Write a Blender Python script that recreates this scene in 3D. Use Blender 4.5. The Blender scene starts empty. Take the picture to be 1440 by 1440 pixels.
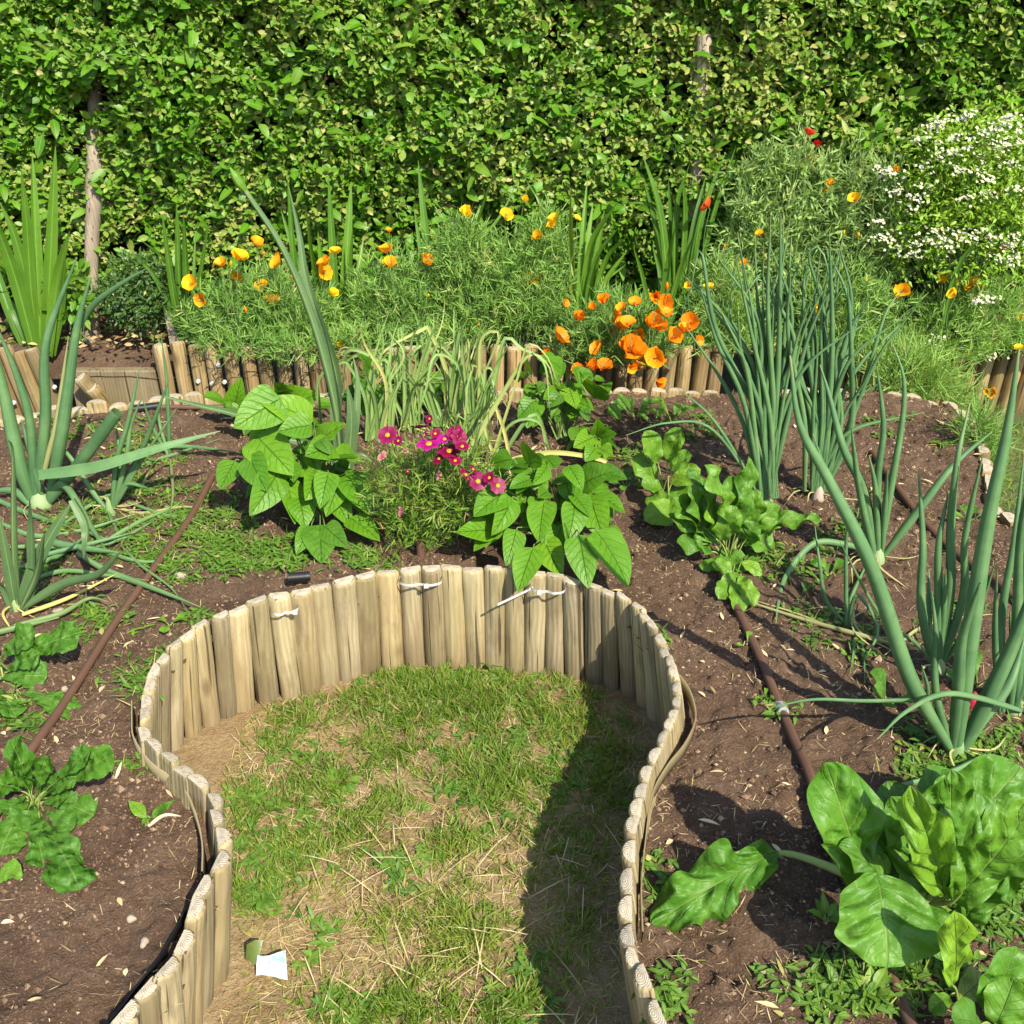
import bpy, math, random
import numpy as np
from mathutils import Vector

rng = np.random.default_rng(11)
random.seed(11)
SC = bpy.context.scene
COL = SC.collection
RAD = math.radians

# ------------------------------------------------------------------ camera model (photo is 1440 px square)
CAM = np.array([0.0, 0.0, 1.6]); PITCH = RAD(30.0); FPX = 1440.0
FWD = np.array([0, math.cos(PITCH), -math.sin(PITCH)])
DWN = np.array([0, -math.sin(PITCH), -math.cos(PITCH)])
ZS = 0.225      # soil of the raised vegetable bed
ZF = 0.27       # soil of the flower bed
LOGH = 0.30

def ray(px, py):
    return FWD + np.array([1.0, 0, 0])*((px-720)/FPX) + DWN*((py-720)/FPX)
def PZ(px, py, z):
    d = ray(px, py); return CAM + d*((z-CAM[2])/d[2])
def PY(px, py, y):
    d = ray(px, py); return CAM + d*((y-CAM[1])/d[1])
def depth(p):
    return float(np.dot(np.asarray(p)-CAM, FWD))
def pxm(p):                       # metres per photo pixel at p
    return depth(p)/FPX

# ------------------------------------------------------------------ noise
def _hash(ix, iy, seed):
    h = (ix.astype(np.int64)*374761393 + iy.astype(np.int64)*668265263 + seed*1442695041) & 0xffffffff
    h = ((h ^ (h >> 13))*1274126177) & 0xffffffff
    return ((h ^ (h >> 16)) & 0xffff)/65535.0
def vnoise(x, y, seed=0):
    x = np.asarray(x, float); y = np.asarray(y, float)
    ix = np.floor(x); iy = np.floor(y); fx = x-ix; fy = y-iy
    fx = fx*fx*(3-2*fx); fy = fy*fy*(3-2*fy)
    a = _hash(ix, iy, seed); b = _hash(ix+1, iy, seed); c = _hash(ix, iy+1, seed); d = _hash(ix+1, iy+1, seed)
    return (a*(1-fx)+b*fx)*(1-fy)+(c*(1-fx)+d*fx)*fy
def fbm(x, y, seed=0, octv=4, gain=.5):
    s = 0; a = 1; t = 0
    for k in range(octv):
        s = s + a*vnoise(np.asarray(x)*2**k, np.asarray(y)*2**k, seed+k*17); t += a; a *= gain
    return s/t

# ------------------------------------------------------------------ mesh builder
class MB:
    def __init__(s):
        s.v = []; s.uv = []; s.tn = []; s.f = []; s.mi = []; s.n = 0
    def add(s, v, f, uv=None, tint=None, mi=0):
        v = np.asarray(v, float).reshape(-1, 3); k = len(v)
        s.v.append(v)
        s.uv.append(np.zeros((k, 2)) if uv is None else np.asarray(uv, float).reshape(-1, 2))
        if tint is None: tint = (0.5, 0, 0)
        t = np.asarray(tint, float)
        s.tn.append(np.tile(t, (k, 1)) if t.ndim == 1 else t.reshape(-1, 3))
        for g in [f]:
            g = np.asarray(g, np.int64)
            s.f.append(g+s.n); s.mi.append(mi)
        s.n += k
    def grids(s, P, uv, tint=None, mi=0):
        """P [B,n,m,3]; uv [n,m,2]; tint [B,3]"""
        B, n, m, _ = P.shape
        i = np.arange(n-1)[:, None]*m+np.arange(m-1)[None, :]
        q = np.stack([i, i+1, i+m+1, i+m], -1).reshape(-1, 4)
        F = (q[None]+(np.arange(B)*n*m)[:, None, None]).reshape(-1, 4)
        if tint is None: tint = np.tile([.5, 0, 0], (B, 1))
        tint = np.repeat(np.asarray(tint, float), n*m, axis=0)
        s.add(P.reshape(-1, 3), F, np.tile(uv.reshape(-1, 2), (B, 1)), tint, mi)
    def build(s, name, mats, parent=None, origin=None, smooth=True):
        if parent is not None and origin is None:
            origin = np.array(parent.get('_o', (0, 0, 0)))
        org = np.zeros(3) if origin is None else np.asarray(origin, float)
        V = np.concatenate(s.v)-org
        me = bpy.data.meshes.new(name)
        me.vertices.add(len(V)); me.vertices.foreach_set('co', V.astype(np.float32).ravel())
        idx = np.concatenate([g.ravel() for g in s.f])
        tot = np.concatenate([np.full(len(g), g.shape[1]) for g in s.f])
        mi = np.concatenate([np.full(len(g), m) for g, m in zip(s.f, s.mi)])
        st = np.concatenate([[0], np.cumsum(tot)[:-1]])
        me.loops.add(len(idx)); me.loops.foreach_set('vertex_index', idx.astype(np.int32))
        me.polygons.add(len(tot))
        me.polygons.foreach_set('loop_start', st.astype(np.int32))
        me.polygons.foreach_set('loop_total', tot.astype(np.int32))
        me.polygons.foreach_set('material_index', mi.astype(np.int32))
        me.polygons.foreach_set('use_smooth', np.full(len(tot), smooth))
        UV = np.concatenate(s.uv)
        ul = me.uv_layers.new(name='UVMap')
        ul.data.foreach_set('uv', UV[idx].astype(np.float32).ravel())
        T = np.concatenate(s.tn)
        at = me.color_attributes.new('tint', 'FLOAT_COLOR', 'POINT')
        at.data.foreach_set('color', np.concatenate([T, np.ones((len(T), 1))], 1).astype(np.float32).ravel())
        me.update(calc_edges=True); me.validate()
        for m in (mats if isinstance(mats, (list, tuple)) else [mats]): me.materials.append(m)
        o = bpy.data.objects.new(name, me); COL.objects.link(o)
        if parent is not None: o.parent = parent
        else: o.location = org
        return o

def tag(o, label=None, cat=None, group=None, kind=None):
    if label: o['label'] = label
    if cat: o['category'] = cat
    if group: o['group'] = group
    if kind: o['kind'] = kind
    return o
def thing(name, label, cat, loc, group=None):
    o = bpy.data.objects.new(name, None); COL.objects.link(o)
    o.empty_display_size = .05
    o.location = loc; o['_o'] = [float(c) for c in loc]
    return tag(o, label, cat, group)

def nrmz(a):
    a = np.asarray(a, float)
    return a/np.maximum(np.linalg.norm(a, axis=-1, keepdims=True), 1e-9)

def shp(kind, t):
    if kind == 'ovate': w = t**.5*(1-t)**.85
    elif kind == 'bean':
        w = np.clip(t, 0, 1)**.33*np.clip(1-t, 0, 1)**.92 + .03*np.clip(1-t, 0, 1)**.5*t
    elif kind == 'ellip': w = np.sin(np.pi*t)**.75
    elif kind == 'lance': w = np.sin(np.pi*np.clip(t, 0, 1)**.8)**1.1
    elif kind == 'strip': w = np.clip(.55+.5*np.sin(np.pi*t), 0, 1)*(1-.75*t**3)
    elif kind == 'blade': w = (1-t**1.6)*(.75+.4*t)
    elif kind == 'spat': w = (.06+t**1.5)*np.sqrt(np.clip(1-t**5, 0, 1))
    elif kind == 'chard': w = (.03+t**.6)*np.clip(1-t**2.6, 0, 1)**.62
    elif kind == 'petal': w = (.22+t**.8)*np.sqrt(np.clip(1.02-t**5, 0, 1))
    elif kind == 'cosmos': w = (.25+t**.7)*np.clip(1.05-t**9, 0, 1)**.6
    else: w = np.ones_like(t)
    w = w/np.max(w)
    return np.maximum(w, .012)

def leaves(mb, base, d, nrm, L, W, shape='ovate', n=5, m=3, bend=0., fold=.25, wave=0., wavef=2.5,
           quilt=0., qn=6, tint=None, ser=0., ragg=0., crump=0., tilt=0., mi=0):
    base = np.atleast_2d(np.asarray(base, float)); B = len(base)
    ex = lambda a: np.broadcast_to(np.asarray(a, float).reshape(-1), (B,)).copy()
    d = nrmz(np.broadcast_to(np.asarray(d, float), (B, 3)))
    nrm = np.broadcast_to(np.asarray(nrm, float), (B, 3))
    nrm = nrmz(nrm-d*np.sum(d*nrm, -1, keepdims=True)+1e-6)
    side = np.cross(d, nrm)
    L = ex(L); W = ex(W); bend = ex(bend); fold = ex(fold)
    bend = np.where(np.abs(bend) < 1e-3, 1e-3, bend)
    t = np.linspace(0, 1, n); s = np.linspace(-1, 1, m)
    w = shp(shape, t)
    bt = bend[:, None]*t[None]
    X = np.sin(bt)/bend[:, None]; Z = -(1-np.cos(bt))/bend[:, None]
    ctr = base[:, None]+L[:, None, None]*(X[..., None]*d[:, None]+Z[..., None]*nrm[:, None])
    N = np.sin(bt)[..., None]*d[:, None]+np.cos(bt)[..., None]*nrm[:, None]
    T = np.cos(bt)[..., None]*d[:, None]-np.sin(bt)[..., None]*nrm[:, None]
    ph = rng.random(B)*6.28
    half = (W[:, None]/2)*w[None]                                    # B,n
    if ser:
        half = half*(1+ser*np.sin(t[None]*np.pi*2*(n/3.1)+ph[:, None]))
    off = half[:, :, None]*s[None, None]                             # B,n,m
    if ragg:
        rg = np.zeros((B, n, m))
        for j in range(4):
            fr = rng.uniform(5, 26, (B, 1, 1)); p_ = rng.random((B, 1, 1))*6.28
            rg = rg+np.sin(fr*t[None, :, None]*1.0+p_+np.where(s > 0, 2.1, 0)[None, None])/(.6+fr*.06)
        off = off*(1+ragg*rg*np.abs(s)[None, None])
    cf = np.cos(fold)[:, None, None]; sf = np.sin(fold)[:, None, None]
    a_s = np.abs(s)[None, None]
    up = sf*np.abs(off)
    if np.any(np.asarray(wave)):
        wv = ex(wave)
        sg = np.where(s >= 0, 1.0, -1.0)
        up = up+wv[:, None, None]*L[:, None, None]*np.sin(2*np.pi*wavef*t[None, :, None]+ph[:, None, None]+sg[None, None]*.9)*a_s**1.5*(w[None, :, None])
    if quilt:
        q = np.abs(np.sin(np.pi*(t[None, :, None]*qn-a_s*qn*.28)))
        up = up+quilt*L[:, None, None]*(q-.5)*np.sin(np.pi*np.clip(a_s, 0, 1)*.95)*w[None, :, None]
    if crump:
        tt_, ss_ = t[None, :, None], s[None, None]
        for j in range(5):
            f1, f2 = rng.uniform(2, 9, (B, 1, 1)), rng.uniform(-5, 5, (B, 1, 1)); p_ = rng.random((B, 1, 1))*6.28
            up = up+crump*L[:, None, None]*(2.6/(f1+np.abs(f2)))*np.sin(f1*tt_+f2*ss_+p_)*(.25+.75*a_s)*np.minimum(1, w[None, :, None]*1.6)
    P = ctr[:, :, None]+side[:, None, None]*(cf*off)[..., None]+N[:, :, None]*up[..., None]
    if tilt:
        P = P-T[:, :, None]*(a_s*half[:, :, None]*tilt)[..., None]
    uv = np.stack(np.meshgrid(t, (s+1)/2, indexing='ij')[::-1], -1)
    mb.grids(P, uv, tint, mi)

def cr(P, n):
    """Catmull-Rom resample of a polyline to n points, even in arc length."""
    P = np.asarray(P, float)
    if len(P) == 2:
        t = np.linspace(0, 1, n)[:, None]; return P[0]*(1-t)+P[1]*t
    Q = np.vstack([2*P[0]-P[1], P, 2*P[-1]-P[-2]])
    out = []
    for i in range(len(P)-1):
        p0, p1, p2, p3 = Q[i:i+4]
        t = np.linspace(0, 1, 12, endpoint=(i == len(P)-2))[:, None]
        out.append(.5*((2*p1)+(-p0+p2)*t+(2*p0-5*p1+4*p2-p3)*t**2+(-p0+3*p1-3*p2+p3)*t**3))
    C = np.vstack(out)
    s = np.concatenate([[0], np.cumsum(np.linalg.norm(np.diff(C, axis=0), axis=1))])
    u = np.linspace(0, s[-1], n)
    return np.stack([np.interp(u, s, C[:, k]) for k in range(3)], 1)

def frames(C):
    T = nrmz(np.gradient(C, axis=0))
    ref = np.array([0, 0, 1.0]) if abs(T[0][2]) < .8 else np.array([0, 1.0, 0])
    Nn = np.zeros_like(T); a = nrmz(np.cross(T[0], np.cross(ref, T[0])))
    for i in range(len(T)):
        a = nrmz(a-T[i]*np.dot(a, T[i])); Nn[i] = a
    return T, Nn, np.cross(T, Nn)

def tube(mb, pts, r, k=8, n=None, tint=None, cap=True, flat=1.0, mi=0):
    """swept tube; r scalar or list of radii along the path"""
    C = cr(pts, n or max(4, 4*len(pts))); n = len(C)
    r = np.atleast_1d(np.asarray(r, float)); R = np.interp(np.linspace(0, 1, n), np.linspace(0, 1, len(r)), r) if len(r) > 1 else np.full(n, r[0])
    T, A, Bn = frames(C)
    a = np.linspace(0, 2*np.pi, k+1)
    P = C[:, None]+R[:, None, None]*(np.cos(a)[None, :, None]*A[:, None]+flat*np.sin(a)[None, :, None]*Bn[:, None])
    uv = np.stack(np.meshgrid(np.linspace(0, 1, n), np.linspace(0, 1, k+1), indexing='ij')[::-1], -1)
    mb.grids(P[None], uv, None if tint is None else np.asarray(tint)[None], mi)
    if cap:
        for e in (0, -1):
            ring = P[e][:k]
            f = np.arange(k)[None] if e else np.arange(k)[::-1][None]
            mb.add(ring, f, np.full((k, 2), .5), tint, mi)

def strap(mb, pts, w, fold=.5, n=None, m=3, tint=None, face=None, prof=None, twist=0.0, mi=0):
    """flat strap leaf with a keel, following world points"""
    C = cr(pts, n or 5*len(pts)); n = len(C)
    T = nrmz(np.gradient(C, axis=0))
    face = np.array([random.uniform(-.7, .7), -1, random.uniform(.1, .9)]) if face is None else np.asarray(face, float)
    t = np.linspace(0, 1, n)
    side = nrmz(np.cross(T, face)); N = np.cross(side, T)
    if twist:
        c = np.cos(twist*t)[:, None]; s_ = np.sin(twist*t)[:, None]
        side, N = side*c+N*s_, N*c-side*s_
    pr = (np.clip(.7+1.2*t, 0, 1)*(1-t**3.0)**.8) if prof is None else prof(t)
    pr = np.maximum(pr, .04)
    s = np.linspace(-1, 1, m)
    off = (w/2)*pr[:, None]*s[None]
    P = C[:, None]+side[:, None]*(math.cos(fold)*off)[..., None]+N[:, None]*(math.sin(fold)*np.abs(off))[..., None]
    uv = np.stack(np.meshgrid(t, (s+1)/2, indexing='ij')[::-1], -1)
    mb.grids(P[None], uv, None if tint is None else np.asarray(tint)[None], mi)

def rdir(k, z0=-1., z1=1.):
    a = rng.random(k)*2*np.pi; z = rng.uniform(z0, z1, k); r = np.sqrt(np.maximum(0, 1-z*z))
    return np.stack([r*np.cos(a), r*np.sin(a), z], 1)

# ------------------------------------------------------------------ materials
class NT:
    def __init__(s, name):
        s.m = bpy.data.materials.new(name); s.m.use_nodes = True; s.t = s.m.node_tree; s.t.nodes.clear()
        s.out = s.t.nodes.new('ShaderNodeOutputMaterial')
    def n(s, typ, *ins, o=0, **kw):
        nd = s.t.nodes.new('ShaderNode'+typ)
        named = {}
        for k, v in kw.items():
            if k.startswith('i_'): named[k[2:].replace('_', ' ')] = v
            else: setattr(nd, k, v)
        for i, v in enumerate(ins):
            if v is not None: s.put(nd.inputs[i], v)
        for k, v in named.items(): s.put(nd.inputs[k], v)
        return nd.outputs[o] if o is not None else nd
    def put(s, sock, v):
        if isinstance(v, bpy.types.NodeSocket): s.t.links.new(v, sock)
        else:
            if sock.type == 'RGBA' and len(v) == 3: v = (*v, 1)
            sock.default_value = v
    def mth(s, op, a, b=None, c=None, clamp=False):
        return s.n('Math', a, *( [b] if b is not None else []), *([c] if c is not None else []), operation=op, use_clamp=clamp)
    def ramp(s, fac, stops, interp='LINEAR'):
        nd = s.t.nodes.new('ShaderNodeValToRGB'); cr_ = nd.color_ramp; cr_.interpolation = interp
        while len(cr_.elements) < len(stops): cr_.elements.new(.5)
        for e, (p, c) in zip(cr_.elements, stops):
            e.position = p; e.color = (*c, 1) if len(c) == 3 else c
        s.put(nd.inputs[0], fac); return nd.outputs[0]
    def mix(s, fac, a, b, mode='MIX'):
        nd = s.t.nodes.new('ShaderNodeMix'); nd.data_type = 'RGBA'; nd.blend_type = mode
        s.put(nd.inputs[0], fac); s.put(nd.inputs[6], a); s.put(nd.inputs[7], b); return nd.outputs[2]
    def noise(s, vec, scale, detail=3, rough=.55, o=0, **k):
        return s.n('TexNoise', i_Vector=vec, i_Scale=scale, i_Detail=detail, i_Roughness=rough, o=o, **k)
    def coord(s, which='Object'):
        return s.n('TexCoord', o=None).outputs[which]
    def scaled(s, vec, sc, off=None):
        nd = s.t.nodes.new('ShaderNodeMapping'); s.put(nd.inputs[0], vec)
        nd.inputs['Scale'].default_value = sc
        if off is not None: s.put(nd.inputs['Location'], off)
        return nd.outputs[0]
    def bump(s, h, st, dist=.01):
        return s.n('Bump', i_Strength=st, i_Distance=dist, i_Height=h)
    def end(s, sh):
        s.t.links.new(sh, s.out.inputs[0]); return s.m

def leafmat(name, c0, c1, c2, rough=.45, trans=.28, veins=0, vk=1.6, veincol=None, mid=.06, dry=(.45, .36, .13), spec=.35, bumpy=.0, stripes=0, stripe_k=.8, bloom=.8, tipdry=0, pucker=0, tcol=None, k=.74):
    g = NT(name)
    c0, c1, c2 = [(c[0]*k, c[1]*(k+.03), c[2]*k*.85) for c in (c0, c1, c2)]
    if veincol: veincol = tuple(x*(k+.05) for x in veincol)
    dry = tuple(x*(k+.1) for x in dry)
    tt = g.n('Attribute', attribute_name='tint', o=None).outputs['Color']
    sep = g.n('SeparateColor', tt, o=None)
    col = g.ramp(sep.outputs[0], [(0, c0), (.5, c1), (1, c2)])
    nz = g.noise(g.coord('Object'), 45, 3)
    col = g.mix(g.mth('MULTIPLY', g.mth('SUBTRACT', nz, .5, clamp=True), .9), col, tuple(x*.55 for x in c0))
    uv = g.n('SeparateXYZ', g.coord('UV'), o=None); u = uv.outputs[0]; v = uv.outputs[1]
    s = g.mth('MULTIPLY', g.mth('ABSOLUTE', g.mth('SUBTRACT', u, .5)), 2)
    hgt = nz
    if mid:
        mm = g.mth('SUBTRACT', 1, g.mth('DIVIDE', s, mid), clamp=True)
        vc = veincol or tuple(min(1, x*1.5+.03) for x in c2)
        mask = g.mth('MULTIPLY', mm, .7)
        if veins:
            p = g.mth('ADD', g.mth('SUBTRACT', g.mth('MULTIPLY', v, float(veins)), g.mth('MULTIPLY', s, vk)), g.mth('MULTIPLY', g.noise(g.coord('Object'), 22, 2), 1.1))
            tri = g.mth('ABSOLUTE', g.mth('SUBTRACT', g.mth('FRACT', p), .5))
            lat = g.mth('SUBTRACT', 1, g.mth('DIVIDE', tri, .09), clamp=True)
            lat = g.mth('MULTIPLY', lat, g.mth('SUBTRACT', 1, g.mth('MULTIPLY', s, .6)))
            mask = g.mth('MAXIMUM', mask, g.mth('MULTIPLY', lat, .42))
            hgt = g.mth('SUBTRACT', nz, g.mth('MULTIPLY', mask, .8))
        col = g.mix(mask, col, vc)
    if stripes:
        st = g.noise(g.scaled(g.coord('UV'), (stripes, 1.2, 1)), 1, 2)
        col = g.mix(g.mth('MULTIPLY', g.mth('SUBTRACT', st, .45, clamp=True), stripe_k, clamp=True), col, tuple(min(1, x*1.35+.01) for x in c2))
    lz_ = g.noise(g.coord('Object'), 11, 3, .6)
    col = g.mix(g.mth('MULTIPLY', g.mth('SUBTRACT', lz_, .45, clamp=True), bloom, clamp=True), col, tuple(min(1, x*1.25+.03) for x in c2))
    if tipdry:
        tm = g.mth('MULTIPLY', g.mth('SUBTRACT', v, g.mth('SUBTRACT', 1.0, g.mth('MULTIPLY', sep.outputs[0], tipdry))), 9., clamp=True)
        col = g.mix(g.mth('MULTIPLY', tm, .8), col, dry)
    col = g.mix(sep.outputs[1], col, g.mix(nz, dry, tuple(x*1.25 for x in dry)))
    bs = {}
    if pucker:
        pk_ = g.n('TexVoronoi', i_Vector=g.n('VectorMath', g.coord('Object'), g.n('VectorMath', g.noise(g.coord('Object'), 30, 2, o=1), (.02, .02, .02), operation='MULTIPLY'), operation='ADD'), i_Scale=pucker, feature='SMOOTH_F1')
        hgt = g.mth('ADD', g.mth('MULTIPLY', hgt, .35), g.mth('MULTIPLY', pk_, -2.2))
    if bumpy: bs['i_Normal'] = g.bump(hgt, bumpy, .012 if pucker else .004)
    p = g.n('BsdfPrincipled', i_Base_Color=col, i_Roughness=rough, **{'i_Specular_IOR_Level': spec}, **bs)
    if trans:
        tc = g.mix(1, col, tcol or (1.5, 1.35, .55), 'MULTIPLY')
        tr = g.n('BsdfTranslucent', tc)
        return g.end(g.n('MixShader', trans, p, tr))
    return g.end(p)
# ------------------------------------------------------------------ world, sun, camera
SUN = nrmz(np.array([.36, -.62, .715]))
w = bpy.data.worlds.new('World'); SC.world = w; w.use_nodes = True
wt = w.node_tree; wt.nodes.clear()
wo = wt.nodes.new('ShaderNodeOutputWorld'); bg = wt.nodes.new('ShaderNodeBackground'); sk = wt.nodes.new('ShaderNodeTexSky')
sk.sky_type = 'NISHITA'; sk.sun_disc = False
sk.sun_elevation = math.asin(SUN[2]); sk.sun_rotation = math.atan2(SUN[0], SUN[1])
bg.inputs[1].default_value = 0.148
wt.links.new(sk.outputs[0], bg.inputs[0]); wt.links.new(bg.outputs[0], wo.inputs[0])
sl = bpy.data.lights.new('sun', 'SUN'); sl.energy = 4.9; sl.angle = RAD(.53); sl.color = (1, .925, .76)
so = bpy.data.objects.new('sun', sl); COL.objects.link(so)
so.rotation_mode = 'QUATERNION'; so.rotation_quaternion = Vector(SUN).to_track_quat('Z', 'Y'); so.location = (3, -4, 6)
cam = bpy.data.cameras.new('camera'); cam.sensor_width = 36; cam.lens = 36; cam.clip_end = 500; cam.clip_start = .02
co = bpy.data.objects.new('camera', cam); COL.objects.link(co); co.location = CAM; co.rotation_euler = (RAD(90)-PITCH, 0, 0)
SC.camera = co
vs = SC.view_settings; vs.view_transform = 'Standard'; vs.look = 'None'; vs.exposure = .95; vs.gamma = 1
SC.cycles.max_bounces = 8; SC.cycles.transparent_max_bounces = 4

# ------------------------------------------------------------------ materials of the place
def soil_mat():
    g = NT('soil'); c = g.coord('Object')
    n1 = g.noise(c, 7, 6, .65); n2 = g.noise(c, 75, 6, .75); n3 = g.noise(c, 230, 3, .7)
    col = g.ramp(n1, [(.3, (.105, .064, .040)), (.5, (.165, .104, .066)), (.72, (.25, .165, .108))])
    col = g.mix(g.ramp(n2, [(.35, (0, 0, 0)), (.7, (1, 1, 1))]), g.mix(.5, col, (.07, .04, .026)), col)
    fl = g.ramp(n3, [(.56, (0, 0, 0)), (.68, (1, 1, 1))])
    col = g.mix(g.mth('MULTIPLY', fl, .7), col, (.33, .225, .15))
    h = g.mth('ADD', g.mth('MULTIPLY', n2, 1.0), g.mth('MULTIPLY', n3, .5))
    return g.end(g.n('BsdfPrincipled', i_Base_Color=col, i_Roughness=.95, i_Specular_IOR_Level=.15, i_Normal=g.bump(h, .8, .035)))
def lawn_mat():
    g = NT('lawn_dirt'); c = g.coord('Object')
    n1 = g.noise(c, 5, 5, .6); n2 = g.noise(c, 70, 5, .7); n3 = g.noise(g.scaled(c, (1, 1, 1)), 220, 3, .7)
    col = g.ramp(n1, [(.3, (.17, .11, .055)), (.5, (.29, .205, .105)), (.7, (.40, .30, .16))])
    col = g.mix(g.ramp(n2, [(.3, (0, 0, 0)), (.65, (1, 1, 1))]), g.mix(.5, col, (.12, .075, .04)), col)
    col = g.mix(g.mth('MULTIPLY', g.ramp(n3, [(.58, (0, 0, 0)), (.7, (1, 1, 1))]), .6), col, (.42, .33, .2))
    h = g.mth('ADD', n2, g.mth('MULTIPLY', n3, .5))
    return g.end(g.n('BsdfPrincipled', i_Base_Color=col, i_Roughness=.95, i_Specular_IOR_Level=.15, i_Normal=g.bump(h, .8, .015)))
def ground_mat():
    g = NT('meadow'); c = g.coord('Object')
    n1 = g.noise(c, 1.5, 6, .6); n2 = g.noise(c, 60, 4, .7)
    col = g.ramp(n1, [(.3, (.05, .075, .018)), (.55, (.09, .12, .03)), (.75, (.19, .15, .07))])
    col = g.mix(g.mth('MULTIPLY', n2, .5), col, (.05, .04, .02))
    return g.end(g.n('BsdfPrincipled', i_Base_Color=col, i_Roughness=.95, i_Normal=g.bump(n2, .8, .02)))
def wood_mat(name, base, dark, pale, green=.3, grey=.0):
    g = NT(name); c = g.coord('Object'); r = g.n('ObjectInfo', o=None).outputs['Random']
    off = g.n('CombineXYZ', g.mth('MULTIPLY', r, 37.), g.mth('MULTIPLY', r, 91.), g.mth('MULTIPLY', r, 53.))
    cc = g.n('VectorMath', c, off, operation='ADD')
    big = g.noise(g.scaled(cc, (14, 14, 3.0)), 1, 3, .5)
    dis = g.noise(g.scaled(cc, (9, 9, 4)), 1, 2, .5)
    sx = g.n('SeparateXYZ', cc, o=None)
    ph = g.mth('ADD', g.mth('MULTIPLY', g.mth('ADD', sx.outputs[0], g.mth('MULTIPLY', sx.outputs[1], .6)), 520.), g.mth('MULTIPLY', dis, 20.))
    band = g.mth('ADD', g.mth('MULTIPLY', g.mth('SINE', ph), .5), .5)
    fine = g.noise(g.scaled(cc, (150, 150, 4.5)), 1, 5, .75)
    crack = g.ramp(g.noise(g.scaled(cc, (95, 95, 2.2)), 1, 2, .4), [(.31, (1, 1, 1)), (.36, (0, 0, 0))])
    knot = g.n('TexVoronoi', i_Vector=g.scaled(cc, (9, 9, 4.2)), i_Scale=1.0)
    kn = g.ramp(knot, [(.05, (1, 1, 1)), (.16, (0, 0, 0))])
    col = g.ramp(big, [(.3, dark), (.5, base), (.72, pale)])
    col = g.mix(g.mth('MULTIPLY', g.mth('MULTIPLY', band, band), .34), col, tuple(x*.6 for x in dark))
    col = g.mix(g.mth('MULTIPLY', g.mth('SUBTRACT', fine, .45, clamp=True), 2.2, clamp=True), col, tuple(x*.7 for x in dark))
    gm = g.noise(g.scaled(cc, (5, 5, 3)), 1, 3, .6)
    col = g.mix(g.mth('MULTIPLY', g.ramp(gm, [(.42, (0, 0, 0)), (.66, (1, 1, 1))]), green), col, (.20, .19, .06))
    # damp, mossier wood towards the foot of each log (a stain that stays put)
    z = g.n('SeparateXYZ', c, o=None).outputs[2]
    ft = g.mth('SUBTRACT', 1, g.mth('DIVIDE', z, .11), clamp=True)
    col = g.mix(g.mth('MULTIPLY', ft, g.mth('ADD', .15, g.mth('MULTIPLY', gm, .7))), col, (.13, .09, .045))
    tn = g.mth('MULTIPLY', g.mth('SUBTRACT', r, .62), .6)
    col = g.n('HueSaturation', i_Color=col, i_Value=g.mth('ADD', 1.0, tn), i_Saturation=g.mth('ADD', .92, g.mth('MULTIPLY', g.mth('FRACT', g.mth('MULTIPLY', r, 13.7)), .14)))
    if grey: col = g.mix(grey, col, (.32, .29, .24))
    st_ = g.ramp(g.noise(g.scaled(cc, (22, 22, 7)), 1, 4, .65), [(.52, (0, 0, 0)), (.66, (1, 1, 1))])
    col = g.mix(g.mth('MULTIPLY', st_, .38), col, (.10, .075, .04))
    col = g.mix(g.mth('MULTIPLY', kn, .6), col, tuple(x*.45 for x in dark))
    col = g.mix(g.mth('MULTIPLY', crack, .8), col, (.035, .022, .012))
    h = g.mth('SUBTRACT', g.mth('ADD', fine, g.mth('MULTIPLY', band, .35)), g.mth('MULTIPLY', crack, 1.5))
    return g.end(g.n('BsdfPrincipled', i_Base_Color=col, i_Roughness=.75, i_Specular_IOR_Level=.25, i_Normal=g.bump(h, .5, .004)))
def end_mat(name, base, dark):
    g = NT(name); c = g.coord('Object'); r = g.n('ObjectInfo', o=None).outputs['Random']
    off = g.n('CombineXYZ', g.mth('MULTIPLY', g.mth('SUBTRACT', r, .5), .02), .012, 0.)
    v = g.n('VectorMath', g.scaled(g.n('VectorMath', c, off, operation='ADD'), (1, 1, 0)), operation='LENGTH', o=1)
    nz = g.noise(c, 90, 4, .65)
    ring = g.mth('SINE', g.mth('ADD', g.mth('MULTIPLY', v, 1500.), g.mth('MULTIPLY', nz, 5.)))
    col = g.mix(g.mth('MULTIPLY', g.mth('ADD', ring, 1), .3), base, dark)
    col = g.mix(g.mth('MULTIPLY', g.ramp(g.noise(c, 60, 4, .7), [(.45, (0, 0, 0)), (.7, (1, 1, 1))]), .5), col, tuple(x*.5 for x in dark))
    ck = g.ramp(g.noise(g.scaled(c, (40, 190, 1)), 1, 2), [(.27, (1, 1, 1)), (.33, (0, 0, 0))])
    col = g.mix(g.mth('MULTIPLY', ck, .8), col, (.06, .045, .03))
    return g.end(g.n('BsdfPrincipled', i_Base_Color=col, i_Roughness=.9, i_Specular_IOR_Level=.15, i_Normal=g.bump(g.mth('ADD', nz, g.mth('MULTIPLY', ring, .2)), .6, .003)))
def plain(name, c, rough=.5, var=.25, sc=60, spec=.4, bump=.2):
    g = NT(name); co_ = g.coord('Object'); n = g.noise(co_, sc, 4, .6)
    col = g.mix(g.mth('MULTIPLY', n, var*2, clamp=True), c, tuple(x*.55 for x in c))
    return g.end(g.n('BsdfPrincipled', i_Base_Color=col, i_Roughness=rough, i_Specular_IOR_Level=spec, i_Normal=g.bump(n, bump, .003)))
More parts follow.
